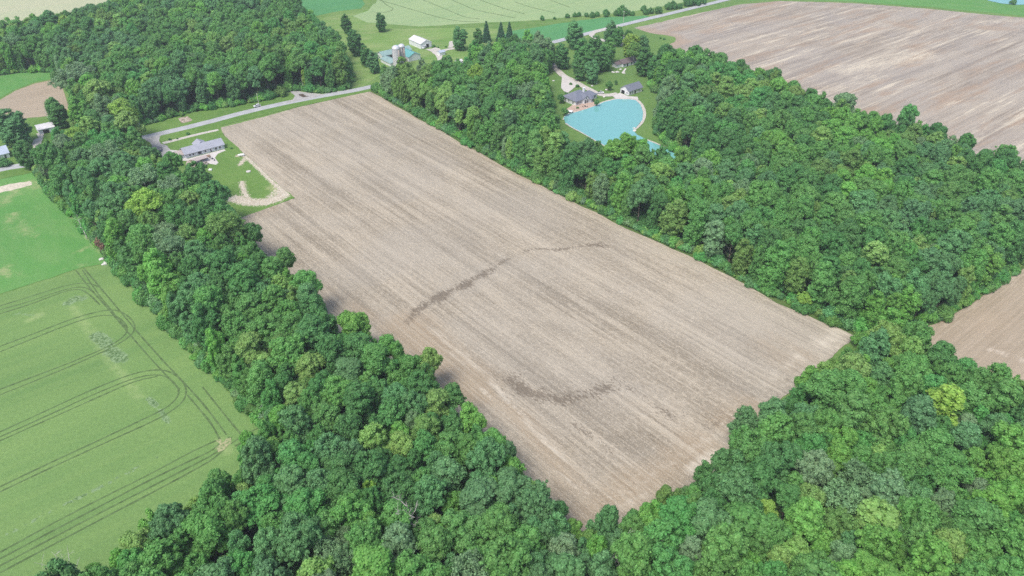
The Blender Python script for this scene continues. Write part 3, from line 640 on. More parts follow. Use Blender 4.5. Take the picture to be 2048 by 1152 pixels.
def patio_table(px, label, chairs=4):
    e = empty('patio_table', (*at(*px), 0.1), rnd.uniform(0, 1)); tag(e, label, 'table')
    m = MB(); m.cone(0,0,.70,.75,.65,.65,14); m.build('tabletop', M['dark'], e)
    m = MB(); m.cone(0,0,0,.70,.06,.06,8); m.cone(0,0,0,.05,.35,.3,10); m.build('leg', M['dark'], e)
patio_table((425,319), 'round dark patio table at the right end of the ranch patio')
patio_table((1170,214), 'round dark table on the brick patio by the pond')
def chair(px, rz, label, mat='dark', group=None):
    e = empty('patio_chair', (*at(*px), 0.1), rz); tag(e, label, 'chair', group)
    m = MB(); m.box(-.3,.3,-.3,.3,.40,.46); m.build('seat', M[mat], e)
    m = MB(); m.box(-.3,.3,.27,.33,.46,1.0); m.build('backrest', M[mat], e)
    for x in (-.27,.21):
        for y in (-.27,.21):
            m = MB(); m.box(x,x+.06,y,y+.06,0,.40); m.build('leg', M[mat], e)
chair((421,317), 1.2, 'dark chair left of the round table on the ranch patio')
chair((429,322), 4.2, 'dark chair right of the round table on the ranch patio')
chair((1166,215), 1.0, 'dark chair left of the table on the brick patio')
chair((1174,215), 5.0, 'dark chair right of the table on the brick patio')
# pale tank, cover and frame on the ranch lawn
def tank(px, label):
    e = empty('gas_tank', (*at(*px), 0), 0.3); tag(e, label, 'tank')
    m = MB(); m.lathe(0, 0, [(.05,-1.9),(.5,-1.75),(.62,-1.4),(.62,1.4),(.5,1.75),(.05,1.9)], 14)
    b = m.build('vessel', M['white'], e, True); b.rotation_euler = (0, math.pi/2, 0); b.location = (0,0,1.0)
    for x in (-1.1, 1.0):
        m = MB(); m.box(x, x+.2, -.45,.45,0,.55); m.build('leg', M['concrete'], e)
tank((483,313), 'white gas tank on the bare corner of the ranch lawn')
m = MB(); m.box(-.9,.9,-.7,.7,0,.8); m.cone(0,0,.8,1.2,.7,.3,10); e = m.build('well_cover', M['white']); e.location = (*at(421,341), 0); tag(e, 'small white well cover on the lawn below the patio', 'well cover')
m = MB(); m.cone(0,0,0,.5,1.3,1.3,14); m.cone(0,0,.5,.62,.6,.5,12); e = m.build('tank_lid', M['concrete']); e.location = (*at(497,344), 0); tag(e, 'pale round tank lid on the lawn near the field edge', 'lid')

# white shed, blue-roofed house on the left
e, ro = house('metal_shed', (80,270), 'white metal shed with a rusty seam, beside the small tilled plot', 'shed', dist_px((80,270),(110,261)), 9.5, 3.0, 4.0, 'x', 'siding', 'whitemetal', .3)
opening(e, 'door', 'y', 2.2, 0.02, 3.4, 2.5, 'dark')
c = np.array(at(21,315)) - E1 * 15
e = empty('blue_roofed_house', (c[0], c[1], 0), B_ANG); tag(e, 'house with pale blue metal roof at the left border', 'house')
m = MB(); gable_walls(m, 15, 10, 3, 5.6, 'x'); m.build('wall', M['siding'], e); m = MB(); gable_roof(m, 15, 10, 3, 5.6, 'x'); m.build('roof', M['bluemetal'], e)
opening(e, 'window', 'y', 9, 1.0, 1.4, 1.2); opening(e, 'window', 'y', 5, 1.0, 1.4, 1.2); opening(e, 'door', 'y', 12.4, .05, 1.0, 2.1)

# white barn
e, ro = house('white_barn', (842,98.5), 'white metal barn with an open dark door, right of the silos', 'barn', dist_px((842,98.5),(866,95.5)) * 1.02, 17.5, 4.0, 6.2, 'y', 'siding', 'whitemetal', .35)
opening(e, 'door', 'y', 5.0, .05, 2.6, 3.1, 'dark')
# teal roofed barn: two wings and lean-tos round a yard
def local(c0, px):
    d = np.array(at(*px)) - np.array(at(*c0)); return float(d @ E1), float(d @ E2)
O = (782,134); e = empty('teal_roofed_barn', (*at(*O), 0), B_ANG); tag(e, 'low white barn with teal metal roofs wrapped round the two silos', 'barn')
x1, y1 = local(O, (766,121)); LB = dist_px((766,121),(812,106)) + 2
m = MB(); gable_walls(m, LB, 9, 3.4, 5.4, 'x'); w = m.build('wall', M['siding'], e); w.location = (x1, y1, 0)
m = MB(); gable_roof(m, LB, 9, 3.4, 5.4, 'x', .4); w = m.build('roof', M['tealdull'], e); w.location = (x1, y1, 0)
x2, y2 = local(O, (818,124))
m = MB(); gable_walls(m, 10.5, 25, 3.6, 6.0, 'y'); w = m.build('wall', M['siding'], e); w.location = (x2, y2, 0)
m = MB(); gable_roof(m, 10.5, 25, 3.6, 6.0, 'y', .45); w = m.build('roof', M['teal'], e); w.location = (x2, y2, 0)
d1 = opening(e, 'door', 'y', x1 + 2.5, .02, 6.0, 2.7, 'dark', 'siding', y0=y1)
m = MB(); gable_walls(m, 8, 15, 2.4, 3.9, 'y'); m.build('wall', M['siding'], e)
m = MB(); gable_roof(m, 8, 15, 2.4, 3.9, 'y', .3); m.build('roof', M['tealdull'], e)
m = MB(); m.box(x2 - 7, x2 - .1, y2 + 2, y2 + 2.3, 0, 2.2); m.box(x2 - 7, x2 - .1, y2 + 2.3, y2 + 5.5, 2.2, 2.35); m.box(x2 - 7, x2 - 6.7, y2 + 5.2, y2 + 5.5, 0, 2.2); m.build('lean_to', M['woodgrey'], e)
# silos
def silo(cx, base, top, rad, label, mt='silo'):
    chute = True
    x, y = at(cx, base); e = empty('silo', (x, y, 0)); tag(e, label, 'silo', 'concrete silos')
    h = top
    m = MB(); m.lathe(0, 0, [(rad, 0), (rad, h)], 32); b = m.build('tower', M[mt], e, False)
    m = MB()
    for i in range(1, 12): m.lathe(0, 0, [(rad + .035, h * i / 12), (rad + .05, h * i / 12 + .04), (rad + .035, h * i / 12 + .08)], 32)
    hp = m.build('hoops', M[mt], e)
    m = MB(); m.lathe(0, 0, [(rad + .12, h + .004), (rad + .1, h + .3)] + [((rad + .06) * math.cos(a), h + .3 + rad * .78 * math.sin(a)) for a in (.2, .4, .6, .8, 1.0, 1.2, 1.4, 1.54)], 32)
    m.build('dome', M['dome'], e, True)
    if chute:
        a = -0.75; m = MB(); m.cone((rad + .45) * math.cos(a), (rad + .45) * math.sin(a), 0, h - .5, .5, .5, 10); m.build('chute', M['woodgrey'], e, True)
silo(795, 138, 15.0, 2.85, 'wider pale silo, left of the pair beside the teal barn')
silo(806, 132, 14.4, 2.45, 'darker streaked silo with a white dome, right of the pair', 'silo_dark')
# small sheds by the barn lane
e, ro = house('garden_shed', (880,112), 'small white shed half hidden by trees below the white barn', 'shed', 5, 4, 2.4, 3.4, 'x', 'siding', 'bluemetal', .3)
e, ro = house('garden_shed', (915,130), 'tiny white outbuilding among the trees right of the teal barn', 'shed', 5, 3.5, 2.2, 3.0, 'x', 'siding', 'whitemetal', .3)

# pond house
LH = dist_px((1151,211),(1196,200)); WH = dist_px((1151,211),(1131,203))
e = empty('pond_house', (*at(1151,212), 0), B_ANG); tag(e, 'large white house with steep grey hipped roofs above the pond patio', 'house')
LH = 15.5
m = MB(); m.box(0, LH, 0, 12.5, 0, 3.0); m.build('wall', M['siding'], e)
m = MB(); hip_roof(m, 0, LH, 0, 12.5, 3.0, 7.4); ro = m.build('roof', M['slate'], e)
m = MB(); m.box(LH - 3, LH + 5, 1.5, 8.5, 0, 3.0); gable = m.build('wall', M['siding'], e)
m = MB(); hip_roof(m, LH - 4, LH + 5, 1.5, 8.5, 3.02, 5.6); m.build('roof', M['slate'], e)
m = MB(); gable_walls(m, 4.5, 4.5, 3.6, 5.4, 'y'); g = m.build('bay', M['siding'], e); g.location = (6.2, -1.2, 0)
m = MB(); gable_roof(m, 4.5, 6.5, 3.6, 5.4, 'y', .35); g = m.build('roof', M['slate'], e); g.location = (6.2, -1.2, 0.02)
m = MB(); m.cone(12.6, -.4, 0, 3.0, 2.1, 2.1, 10); m.build('turret', M['siding'], e)
m = MB(); m.cone(12.6, -.4, 3.0, 5.4, 2.6, .05, 10); m.build('roof', M['slate'], e)
m = MB(); m.box(10.4, 11.6, 3.8, 5.0, 4, 8.6); m.box(10.3, 11.7, 3.7, 5.1, 8.6, 8.8); m.build('chimney', M['white'], ro)
for u in (.8, 2.4, 4.2): opening(e, 'window', 'y', u, .9, 1.1, 1.5)
opening(e, 'window', 'y', 7.0, .5, 1.2, 2.2, y0=-1.2); opening(e, 'window', 'y', 8.7, .5, 1.2, 2.2, y0=-1.2); opening(e, 'window', 'y', 7.9, 3.2, 1.1, 1.1, y0=-1.2)
opening(e, 'window', 'y', LH + .6, .8, 1.2, 1.5, y0=1.5); opening(e, 'window', 'y', LH + 2.8, .8, 1.2, 1.5, y0=1.5)
for u in (2.0, 6.0, 9.5): opening(e, 'window', 'x', u, 1.0, 1.2, 1.2)
m = MB()
for i in range(9): a = math.pi * (1.0 + i / 8); m.box(12.6 + 2.2*math.cos(a) - .12, 12.6 + 2.2*math.cos(a) + .12, -.4 + 2.2*math.sin(a) - .05, -.4 + 2.2*math.sin(a) + .05, .8, 2.5)
m.build('bay_glazing', M['glass'], e)
# pond garage
LG = dist_px((1257,191.5),(1285,183.5)); WG = dist_px((1257,191.5),(1237,186.5))
e, ro = house('pond_garage', (1257,191.5), 'white garage with a grey gabled roof at the head of the pond', 'garage', LG, WG, 3.2, 6.0, 'x', 'siding', 'slate', .5)
opening(e, 'door', 'x', WG * .48, .03, WG * .40, 2.5, 'dark', L1=LG); opening(e, 'window', 'x', WG * .14, 1.1, .9, 1.1)
for u in (1.2, 3.3): opening(e, 'window', 'y', u, 1.0, .9, 1.2)
opening(e, 'door', 'y', LG * .42, .05, 1.6, 2.2); opening(e, 'window', 'y', LG * .72, 1.0, 1.3, 1.1)
# brown-roofed house
LN = dist_px((1246,135),(1271,127))
e, ro = house('brown_roofed_house', (1246,135), 'low white house with a brown roof among the trees above the pond', 'house', LN, 8, 2.7, 4.6, 'x', 'siding', 'brownroof', .6)
opening(e, 'door', 'y', LN * .28, .05, 1.4, 2.1, 'dark'); opening(e, 'window', 'y', LN * .58, .7, 1.6, 1.5); opening(e, 'window', 'y', LN * .82, .9, 1.1, 1.1); opening(e, 'window', 'y', LN * .08, .9, 1.1, 1.1)
m = MB(); gable_walls(m, 5, 5, 2.5, 3.8, 'x'); g = m.build('porch', M['siding'], e); g.location = (-5.02, 1.5, 0)
m = MB(); gable_roof(m, 5, 5, 2.5, 3.8, 'x', .3); g = m.build('roof', M['brownroof'], e); g.location = (-5.4, 1.5, 0)
e, ro = house('tan_roofed_house', (1240,84), 'small house with tan roof by the gravel yard near the lane', 'house', 6.5, 11, 2.8, 5.0, 'y', 'siding', 'redroof', .6)
opening(e, 'window', 'y', 1.2, 1.0, 1.2, 1.2); opening(e, 'window', 'y', 4.0, 1.0, 1.2, 1.2)

# vehicles
def car(px, rz, label, paint='carwhite', truck=False, name='parked_car', cat='car'):
    e = empty(name, (*at(*px), 0.02 + LEVEL[0]), rz); tag(e, label, cat)
    m = MB()
    sec = [(-2.3,.35),(-2.3,.85),(-1.1,1.0),(2.15,1.0),(2.3,.75),(2.3,.35)]
    vs = [(x, -.9, z) for x, z in sec] + [(x, .9, z) for x, z in sec]; n = 6
    m.add(vs, [tuple(range(n)), tuple(range(2*n-1, n-1, -1))] + [(i, n+i, n+(i+1)%n, (i+1)%n) for i in range(n)]); m.build('body', M[paint], e)
    x0, x1 = (-1.0, .5) if truck else (-.95, 1.9)
    cab = [(x0, 1.0), (x0 + .5, 1.55), (x1 - .35, 1.55), (x1, 1.0)]
    m = MB(); vs = [(x, -.78 if z > 1.2 else -.86, z) for x, z in cab] + [(x, .78 if z > 1.2 else .86, z) for x, z in cab]; n = 4
    m.add(vs, [tuple(range(n)), tuple(range(2*n-1, n-1, -1))] + [(i, n+i, n+(i+1)%n, (i+1)%n) for i in range(n)]); m.build('windows', M['glass'], e)
    m = MB(); m.box(x0 + .5, x1 - .38, -.79, .79, 1.552, 1.62); m.build('cab_roof', M[paint], e)
    if truck:
        m = MB(); m.box(.65, 2.2, -.75, .75, 1.003, 1.03); m.build('load_bed', M['dark'], e)
    for x in (-1.45, 1.4):
        for y in (-.82, .82):
            m = MB(); m.lathe(0, 0, [(.1,-.11),(.34,-.1),(.34,.1),(.1,.11)], 12); w = m.build('wheel', M['rubber'], e); w.location = (x, y, .34); w.rotation_euler = (math.pi/2, 0, 0)
    return e
car((514.5,214), B_ANG, 'white car driving on the road beside the bare field')
car((321,302), B_ANG + 1.2, 'dark pickup parked in the yard left of the ranch house', 'cardark', True, 'pickup_truck', 'pickup truck')
car((307,310), B_ANG + 1.6, 'dark blue car parked half under the trees by the ranch drive', 'cardark')
car((1201,187.5), B_ANG - 0.55 + math.pi, 'white pickup parked on the driveway between pond house and garage', 'carwhite', True, 'pickup_truck', 'pickup truck')
car((849,97), B_ANG + .4, 'white car in front of the white barn door')
car((1220,86), B_ANG, 'white car standing on the gravel yard by the tan-roofed house')

# utility poles
def pole(px, h, label, arm=True):
    e = empty('utility_pole', (*at(*px), 0), B_ANG); tag(e, label, 'pole', 'wooden utility poles along the road')
    m = MB(); m.tube((0,0,-.2), (0,0,h), .19, .13, 8); m.build('shaft', M['poleWood'], e)
    if arm:
        m = MB(); m.box(-.06,.06,-1.1,1.1,h-.75,h-.6); a = m.build('crossarm', M['poleWood'], e)
        m = MB(); [m.cone(0, y, h-.6, h-.38, .06, .04, 6) for y in (-1.0, -.4, .4, 1.0)]; m.build('insulators', M['white'], a)
    if 'lamp' in label or 'transformer' in label:
        m = MB(); m.cone(.32, 0, h-2.0, h-1.1, .24, .24, 10); m.build('transformer', M['dome'], e)
pole((285,272), 9.0, 'pole with a grey transformer beside the ranch driveway, left of the road')
pole((518.5,213), 9.0, 'pole next to the white car on the road')
pole((607,179), 8.0, 'pole at the gravel apron, against the far wood', False)
pole((697,174), 9.5, 'tall bare pole in the meadow gap left of the field corner', False)
pole((1246.5,45), 10.0, 'pole above the upper road below the hedge row', True)
pole((1049,75), 7.0, 'pole standing in the bean strip left of the lane', False)

# dock, stones
m = MB(); m.box(-3, 3, -1.4, 1.4, .35, .55); [m.box(x, x+.2, y, y+.2, -.2, .35) for x in (-2.8, 2.6) for y in (-1.2, 1.0)]
e = m.build('dock', M['white']); e.location = (*at(1136,225.5), 0.9); e.rotation_euler = (0,0,B_ANG-1.1); tag(e, 'small white dock at the western corner of the pond', 'dock')
def rock(name, px, s, label, group=None, mat='rock', flat=.5):
    q_ = np.random.RandomState(int(px[0] * 13 + px[1])); bm = bmesh.new(); bmesh.ops.create_icosphere(bm, subdivisions=2, radius=s)
    for v in bm.verts: v.co *= 1 + q_.uniform(-.18, .18); v.co.z = v.co.z * flat
    me = bpy.data.meshes.new(name); bm.to_mesh(me); bm.free(); me.materials.append(M[mat])
    o = link(bpy.data.objects.new(name, me)); o.location = (*at(*px), s * flat * .4); return tag(o, label, 'rock', group)
for px, s, lb in [((203,519),1.1,'white boulder on the pasture beside the wheat corner'),((212,527),1.3,'pale flat rock at the corner of the wheat, left of its neighbour'),((219,525),1.2,'pale rock at the wheat corner nearest the trees'),((207,529),.8,'small pale rock on the wheat line'),
   ((127,268),1.5,'white rock pile on the lawn right of the white shed'),((1192,168),.9,'pale boulder on the lawn above the pond driveway bend'),((1184,172),.9,'pale boulder just above the pond driveway'),((1213,180),1.1,'pale boulder below the small round tree'),((1208,194),1.0,'pale boulder between driveway and pond'),
   ((1107,162),.9,'pale boulder on the lawn left of the turning circle'),((1101,184),1.2,'pale stones at the wood edge left of the pond house'),((1226,145),1.3,'flat pale stone on the lawn below the brown-roofed house'),((1234,145),1.5,'wide pale stone near the path of the brown-roofed house'),((1241,139),1.0,'pale stone at the foot of the brown-roofed house'),
   ((1248,147),1.2,'pale slab on the lawn right of the wide stone'),((1269,262),1.2,'grey boulder on the eastern pond shore'),((1268,257),.9,'smaller grey boulder on the eastern pond shore'),((1089,226),1.0,'pale boulder at the wood edge west of the pond')]:
    rock('boulder', px, s, lb)

# dead trees
def dead_tree(px, z, h, spread, label, mat='bark_dead', seed=1, lean=(0, 0), th=.3, nb=9, twigs=3):
    x, y = at(px[0], px[1], z); e = empty('dead_tree', (x, y, 0)); tag(e, label, 'tree')
    q_ = random.Random(seed); m = MB(); tw = MB(); top = Vector((lean[0], lean[1], h)); k = 6; pts = [Vector((0,0,-.3))]
    for i in range(1, k+1): pts.append(top * (i / k) + Vector((q_.uniform(-.3,.3), q_.uniform(-.3,.3), 0)))
    for i in range(k): m.tube(pts[i], pts[i+1], th*(1.1-.15*i), th*(1.1-.15*(i+1)), 8)
    for i in range(nb):
        f = .45 + .52 * i / nb; b = top * f; a = q_.uniform(0, 6.28); L_ = spread * q_.uniform(.6, 1.1)
        e1 = b + Vector((math.cos(a)*L_*.5, math.sin(a)*L_*.5, L_*.3)); e2 = e1 + Vector((math.cos(a+.5)*L_*.5, math.sin(a+.5)*L_*.5, L_*q_.uniform(.1,.6)))
        tw.tube(b, e1, th*.45, th*.3, 6); tw.tube(e1, e2, th*.3, th*.12, 6)
        for j in range(twigs * 2):
            s0 = e1.lerp(e2, q_.uniform(0, 1)) if j % 2 else b.lerp(e1, q_.uniform(.4, 1)); aa = q_.uniform(0, 6.28)
            s1 = s0 + Vector((math.cos(aa), math.sin(aa), q_.uniform(.2, 1))) * L_ * q_.uniform(.25, .45)
            tw.tube(s0, s1, th*.16, th*.05, 5)
            for jj in range(twigs):
                aa = q_.uniform(0, 6.28); r0 = s0.lerp(s1, q_.uniform(.4, 1)); tw.tube(r0, r0 + Vector((math.cos(aa), math.sin(aa), q_.uniform(0, .8))) * L_ * .18, th*.07, th*.03, 4)
    m.build('trunk', M[mat], e, True); tw.build('branch', M[mat], e)
dead_tree((130,1148), 8, 9.5, 5.5, 'bare whitish dead tree at the lowest end of the wheat edge', 'bark_pale', 2, th=.22, nb=12)
dead_tree((833,1045), 16, 21, 5.0, 'bare grey dead tree in the wood at the foot of the field', 'bark_dead', 5, (-3, 3), .3, 10)
dead_tree((1222,1105), 17, 20.5, 6.0, 'dead tree with pale forked limbs left of the bottom wood', 'bark_dead', 8, (1, 1), .30, 8, 2)
dead_tree((1320,1085), 17, 20, 3.5, 'thin grey dead treetop right of the forked dead tree', 'bark_dead', 12, (1, 0), .22, 9)
dead_tree((216,365), 11, 18, 3.5, 'white leaning bare trunks in the belt left of the ranch house', 'bark_pale', 21, (-3, 2), .35, 5, 1)
dead_tree((162,445), 9, 13, 2.5, 'slim pale bare tree on the pasture side of the belt', 'bark_pale', 22, (-1.5, 1), .2, 5, 1)
dead_tree((630,640), 13, 16, 3.5, 'grey leafless tree in the belt beside the bare field', 'bark_dead', 23, (0, 1), .2, 9)
dead_tree((102,236), 6, 11, 2.0, 'pale slanting snag at the edge of the tilled plot', 'bark_pale', 24, (-4, 2), .28, 3, 1)

# ------------------------------------------------------------------ trees
ICO_V, ICO_F = None, None
def ico(sub):
    bm = bmesh.new(); bmesh.ops.create_icosphere(bm, subdivisions=sub, radius=1.0)
    v = np.array([x.co[:] for x in bm.verts]); f = [tuple(y.index for y in x.verts) for x in bm.faces]
    bm.free(); return v, f
ICO_V, ICO_F = ico(2)
def unit(n, r):
    d = r.normal(0, 1, (n, 3)); return d / np.linalg.norm(d, axis=1)[:, None]
def leafy_mesh(name, clumps, leaf, dens, seed, core=0.78, tilt=0.42, mats=None, up=0.25):
    """foliage: a dense heart in each clump and many leaf-sized faces over its surface"""
    r = np.random.RandomState(seed)
    C = np.array([c[:3] for c in clumps]); R = np.array([c[3] for c in clumps])
    V = []; F = []; LV = []; base = 0
    for c, rad in zip(C, R):                                       # hearts
        v = ICO_V * (rad * core * (1 + 0.16 * np.sin(ICO_V @ r.normal(0, 3.0, 3) + r.uniform(0, 6)))[:, None]) + c
        V.append(v); F += [tuple(base + i for i in f) for f in ICO_F]; base += len(v)
        LV += [r.uniform(0.25, 0.6)] * len(ICO_F)
    for ci, (c, rad) in enumerate(zip(C, R)):
        n = int(4 * math.pi * rad * rad * dens)
        d = unit(n, r); d = d[d[:, 2] > -0.75]; n = len(d)
        rr = rad * (1 + 0.13 * np.sin(d @ r.normal(0, 5.0, 3)) + r.normal(0, 0.055, n))
        P = c + d * rr[:, None]
        keep = np.ones(n, bool)
        for cj, (c2, r2) in enumerate(zip(C, R)):
            if cj != ci: keep &= np.linalg.norm(P - c2, axis=1) > r2 * 0.86
        P = P[keep]; d = d[keep]; n = len(P)
        if not n: continue
        nn = d + r.normal(0, tilt, (n, 3)); nn[:, 2] += up; nn /= np.linalg.norm(nn, axis=1)[:, None]
        a = np.cross(nn, unit(n, r)); a /= np.linalg.norm(a, axis=1)[:, None]; b = np.cross(nn, a)
        s = leaf * r.uniform(0.6, 1.25, n)[:, None]
        q = np.stack([P - a * s - b * s * .6, P + a * s - b * s * .75, P + a * s * .8 + b * s * .7, P - a * s * .7 + b * s * .8], 1).reshape(-1, 3)
        V.append(q); F += [(base + 4*i, base + 4*i+1, base + 4*i+2, base + 4*i+3) for i in range(n)]; base += 4 * n
        clv = r.uniform(-0.12, 0.12)
        LV += list(np.clip(r.uniform(0.2, 0.9, n) + clv, 0, 1))
    V = np.concatenate(V)
    me = bpy.data.meshes.new(name); me.from_pydata(V.tolist(), [], F); me.update()
    at_ = me.attributes.new('lv', 'FLOAT', 'FACE'); at_.data.foreach_set('value', np.array(LV, np.float32))
    me.materials.append(M['leaf'])
    return me

def crown_clumps(seed, r=5.6, h=22.0, low=6.0, tlo=-0.55, nlobe=6, clump=(1.1, 2.0), spread=0.9, tall=1.0, n=60):
    """r radius of the crown, h its top, low its underside"""
    q = np.random.RandomState(seed); L = []
    hc = (h + low) / 2; hv = (h - low) / 2
    L.append((0, 0, hc + hv * 0.25, r * 0.60, hv * 0.72))
    if tlo <= -0.9: L.append((0, 0, hc - hv * 0.35, r * 0.66, hv * 0.62))
    for i in range(nlobe):
        a = 2 * math.pi * (i + q.uniform(-.35, .35)) / nlobe; t = q.uniform(tlo, 0.62) if tlo > -0.9 else (-0.95, -0.35, 0.35)[i % 3] + q.uniform(-0.1, 0.1)
        rr = r * q.uniform(0.42, 0.62) * math.sqrt(max(0.25, 1 - t * t * 0.8)) * spread
        lr = r * q.uniform(0.34, 0.50)
        L.append((rr * math.cos(a), rr * math.sin(a), hc + hv * t * 0.8, lr, lr * q.uniform(0.9, 1.3) * tall))
    out = []
    tot = 0
    wts = np.array([l[3] * l[4] for l in L]); wts /= wts.sum()
    for l, w in zip(L, wts):
        k = max(3, int(n * w))
        ds = unit(k * 3, q); ds = ds[ds[:, 2] > -0.55][:k]
        for d in ds:
            cr = q.uniform(*clump) * (0.85 if d[2] < 0 else 1.0)
            p = np.array(l[:3]) + d * np.array((l[3] - cr * .5, l[3] - cr * .5, l[4] - cr * .5))
            out.append((p[0], p[1], min(p[2], h - cr), cr))
        out.append((l[0], l[1], l[2], min(l[3], l[4]) * 0.72))
    for i in range(int(n * 0.14)):                                 # sprays that stick out of the outline
        l = L[q.randint(1, len(L))]; d = unit(1, q)[0]; d[2] = abs(d[2]) * .8 + .1; cr = q.uniform(clump[0] * .55, clump[0] * .9)
        p = np.array(l[:3]) + d * np.array((l[3] + cr * .3, l[3] + cr * .3, l[4] + cr * .2)); out.append((p[0], p[1], p[2], cr))
    return out

def limb_mesh(name, h, low, r, mat, seed, th=0.32, fork=False):
    q = random.Random(seed); m = MB(); pts = [(0, 0, -0.3)]
    x = y = 0.0; top = low + (h - low) * 0.62; k = 5
    for i in range(1, k + 1):
        x += q.uniform(-.25, .25); y += q.uniform(-.25, .25); pts.append((x, y, top * i / k))
    m.tube((0, 0, -0.3), (0, 0, 0.5), th * 1.7, th * 1.1, 8)
    for i in range(k): m.tube(pts[i], pts[i + 1], th * (1.1 - 0.16 * i), th * (1.1 - 0.16 * (i + 1)), 8)
    for i in range(8):
        z0 = low * 0.75 + (top - low * 0.75) * i / 8; j = min(k - 1, int(z0 / top * k)); f = z0 / top * k - j
        b0 = Vector(pts[j]).lerp(Vector(pts[j + 1]), f); a = q.uniform(0, 6.28) + i * 2.4
        e = b0 + Vector((math.cos(a) * r * .55, math.sin(a) * r * .55, r * q.uniform(.35, .7)))
        mid = b0.lerp(e, .5) + Vector((0, 0, q.uniform(-.2, .3)))
        m.tube(b0, mid, th * .42, th * .28, 6); m.tube(mid, e, th * .28, th * .1, 6)
    v = m.v; me = bpy.data.meshes.new(name); me.from_pydata([tuple(p) for p in v], [], m.f); me.update(); me.materials.append(mat)
    for p in me.polygons: p.use_smooth = True
    return me

PROTO = []        # (crown mesh, trunk mesh, radius, height)
def proto(seed, r, h, low, leaf=0.25, dens=4.4, mat='bark', tilt=0.42, core=0.78, **kw):
    cl = crown_clumps(seed, r, h, low, **kw)
    me = leafy_mesh('crown', cl, leaf, dens, seed + 100, core=core, tilt=tilt)
    tm = limb_mesh('trunk', h, low, r, M[mat], seed)
    PROTO.append((me, tm, r, h))
S_ROUND = range(0, 8)
proto(1, 6.0, 21, 5.5, nlobe=6, n=125, clump=(.75, 1.35))
proto(2, 6.2, 20, 5.0, nlobe=7, n=140, clump=(0.7, 1.2))
proto(3, 5.6, 22, 6.0, nlobe=5, n=110, clump=(.8, 1.45))
proto(4, 6.4, 21, 5.5, nlobe=8, n=150, clump=(0.65, 1.15))
proto(5, 5.2, 22, 5.0, nlobe=5, n=115, tall=1.3, clump=(.75, 1.3))
proto(6, 6.0, 20, 4.0, nlobe=7, n=130, spread=1.08, clump=(.8, 1.3))
proto(7, 5.8, 21, 5.0, nlobe=6, n=120, clump=(0.6, 1.5), spread=1.1)
proto(8, 6.6, 21, 6.0, nlobe=9, n=165, clump=(0.65, 1.1), spread=1.0)
proto(9, 4.4, 23, 4.0, nlobe=5, n=110, tall=1.6, clump=(0.65, 1.15))      # 8 tall, narrow
proto(10, 4.0, 22, 3.5, nlobe=4, n=95, tall=1.8, clump=(0.65, 1.1))       # 9 tall, narrow
proto(11, 6.2, 23, 8.0, nlobe=9, n=100, leaf=0.22, dens=4.4, mat='bark_pale', clump=(0.6, 1.1), spread=1.25, core=0.6, tilt=0.7)  # 10 airy with pale limbs
proto(12, 5.0, 11, 0.3, nlobe=7, n=100, clump=(0.6, 1.1))                 # 11 low and leafy to the ground
proto(13, 5.6, 20, 0.8, nlobe=8, n=170, clump=(.75, 1.3), tall=1.5, tlo=-1)       # 12-14 leafy to the ground, for wood edges
proto(14, 6.0, 21, 0.8, nlobe=9, n=185, clump=(.75, 1.25), tall=1.5, tlo=-1)
proto(15, 5.0, 19, 0.8, nlobe=7, n=160, clump=(0.7, 1.4), tall=1.6, tlo=-1)
N_TALL = (8, 9)

# bushes
def bush_mesh(name, seed, r, h, leaf=0.22, dens=5.0, n=16):
    q = np.random.RandomState(seed); cl = []
    for i in range(n):
        a = q.uniform(0, 6.28); d = r * math.sqrt(q.uniform(0, 1)) * 0.75; cr = q.uniform(0.28, 0.45) * r
        cl.append((d * math.cos(a), d * math.sin(a), max(cr * .6, h * (1 - (d / r) ** 2 * .6) - cr) * q.uniform(.6, 1.0), cr))
    return leafy_mesh(name, cl, leaf, dens, seed + 5, core=0.8)
BUSH = [bush_mesh('foliage', 31, 2.4, 3.0), bush_mesh('foliage', 32, 2.8, 3.6), bush_mesh('foliage', 33, 2.0, 2.4), bush_mesh('foliage', 34, 3.2, 4.6, n=22)]

def spruce(px, py, h, rad, label):
    x, y = at(px, py); q_ = random.Random(int(px)); cl = []
    for k in range(26):
        z = 1.2 + (h - 2.0) * (k / 26.0) ** 0.95; rr = rad * (1 - z / (h + .5)) + .2; n = max(3, int(rr * 4.0))
        for i in range(n):
            a = 6.283 * (i + q_.random() * .6) / n; d = rr * q_.uniform(.55, 1.0)
            cl.append((d * math.cos(a), d * math.sin(a), z - d * .22, .30 + .14 * rr))
    cl += [(0, 0, 1 + (h - 2) * i / 9, .15 + rad * .62 * (1 - i / 9.5)) for i in range(9)] + [(0, 0, h - .4, .25)]
    e = empty('spruce_tree', (x, y, 0), q_.random() * 6); tag(e, label, 'tree', 'tall spruces beyond the farmyard')
    c = link(bpy.data.objects.new('crown', leafy_mesh('spruce_crown', cl, .2, 4.5, int(px), core=.8, up=-.1)), e); c['tint'] = [.075, .20, .10]
    m = MB(); m.tube((0, 0, -.2), (0, 0, h * .9), .3, .06, 8); m.build('trunk', M['bark'], e)
spruce(973, 84, 18, 3.9, 'tall dark spruce, first of three from the left, right of the pale round tree')
spruce(1002, 84, 17, 4.2, 'broad dark spruce, middle one of three above the pond driveway')
spruce(1019, 82, 16.5, 3.6, 'slim dark spruce, rightmost of three beyond the farmyard')

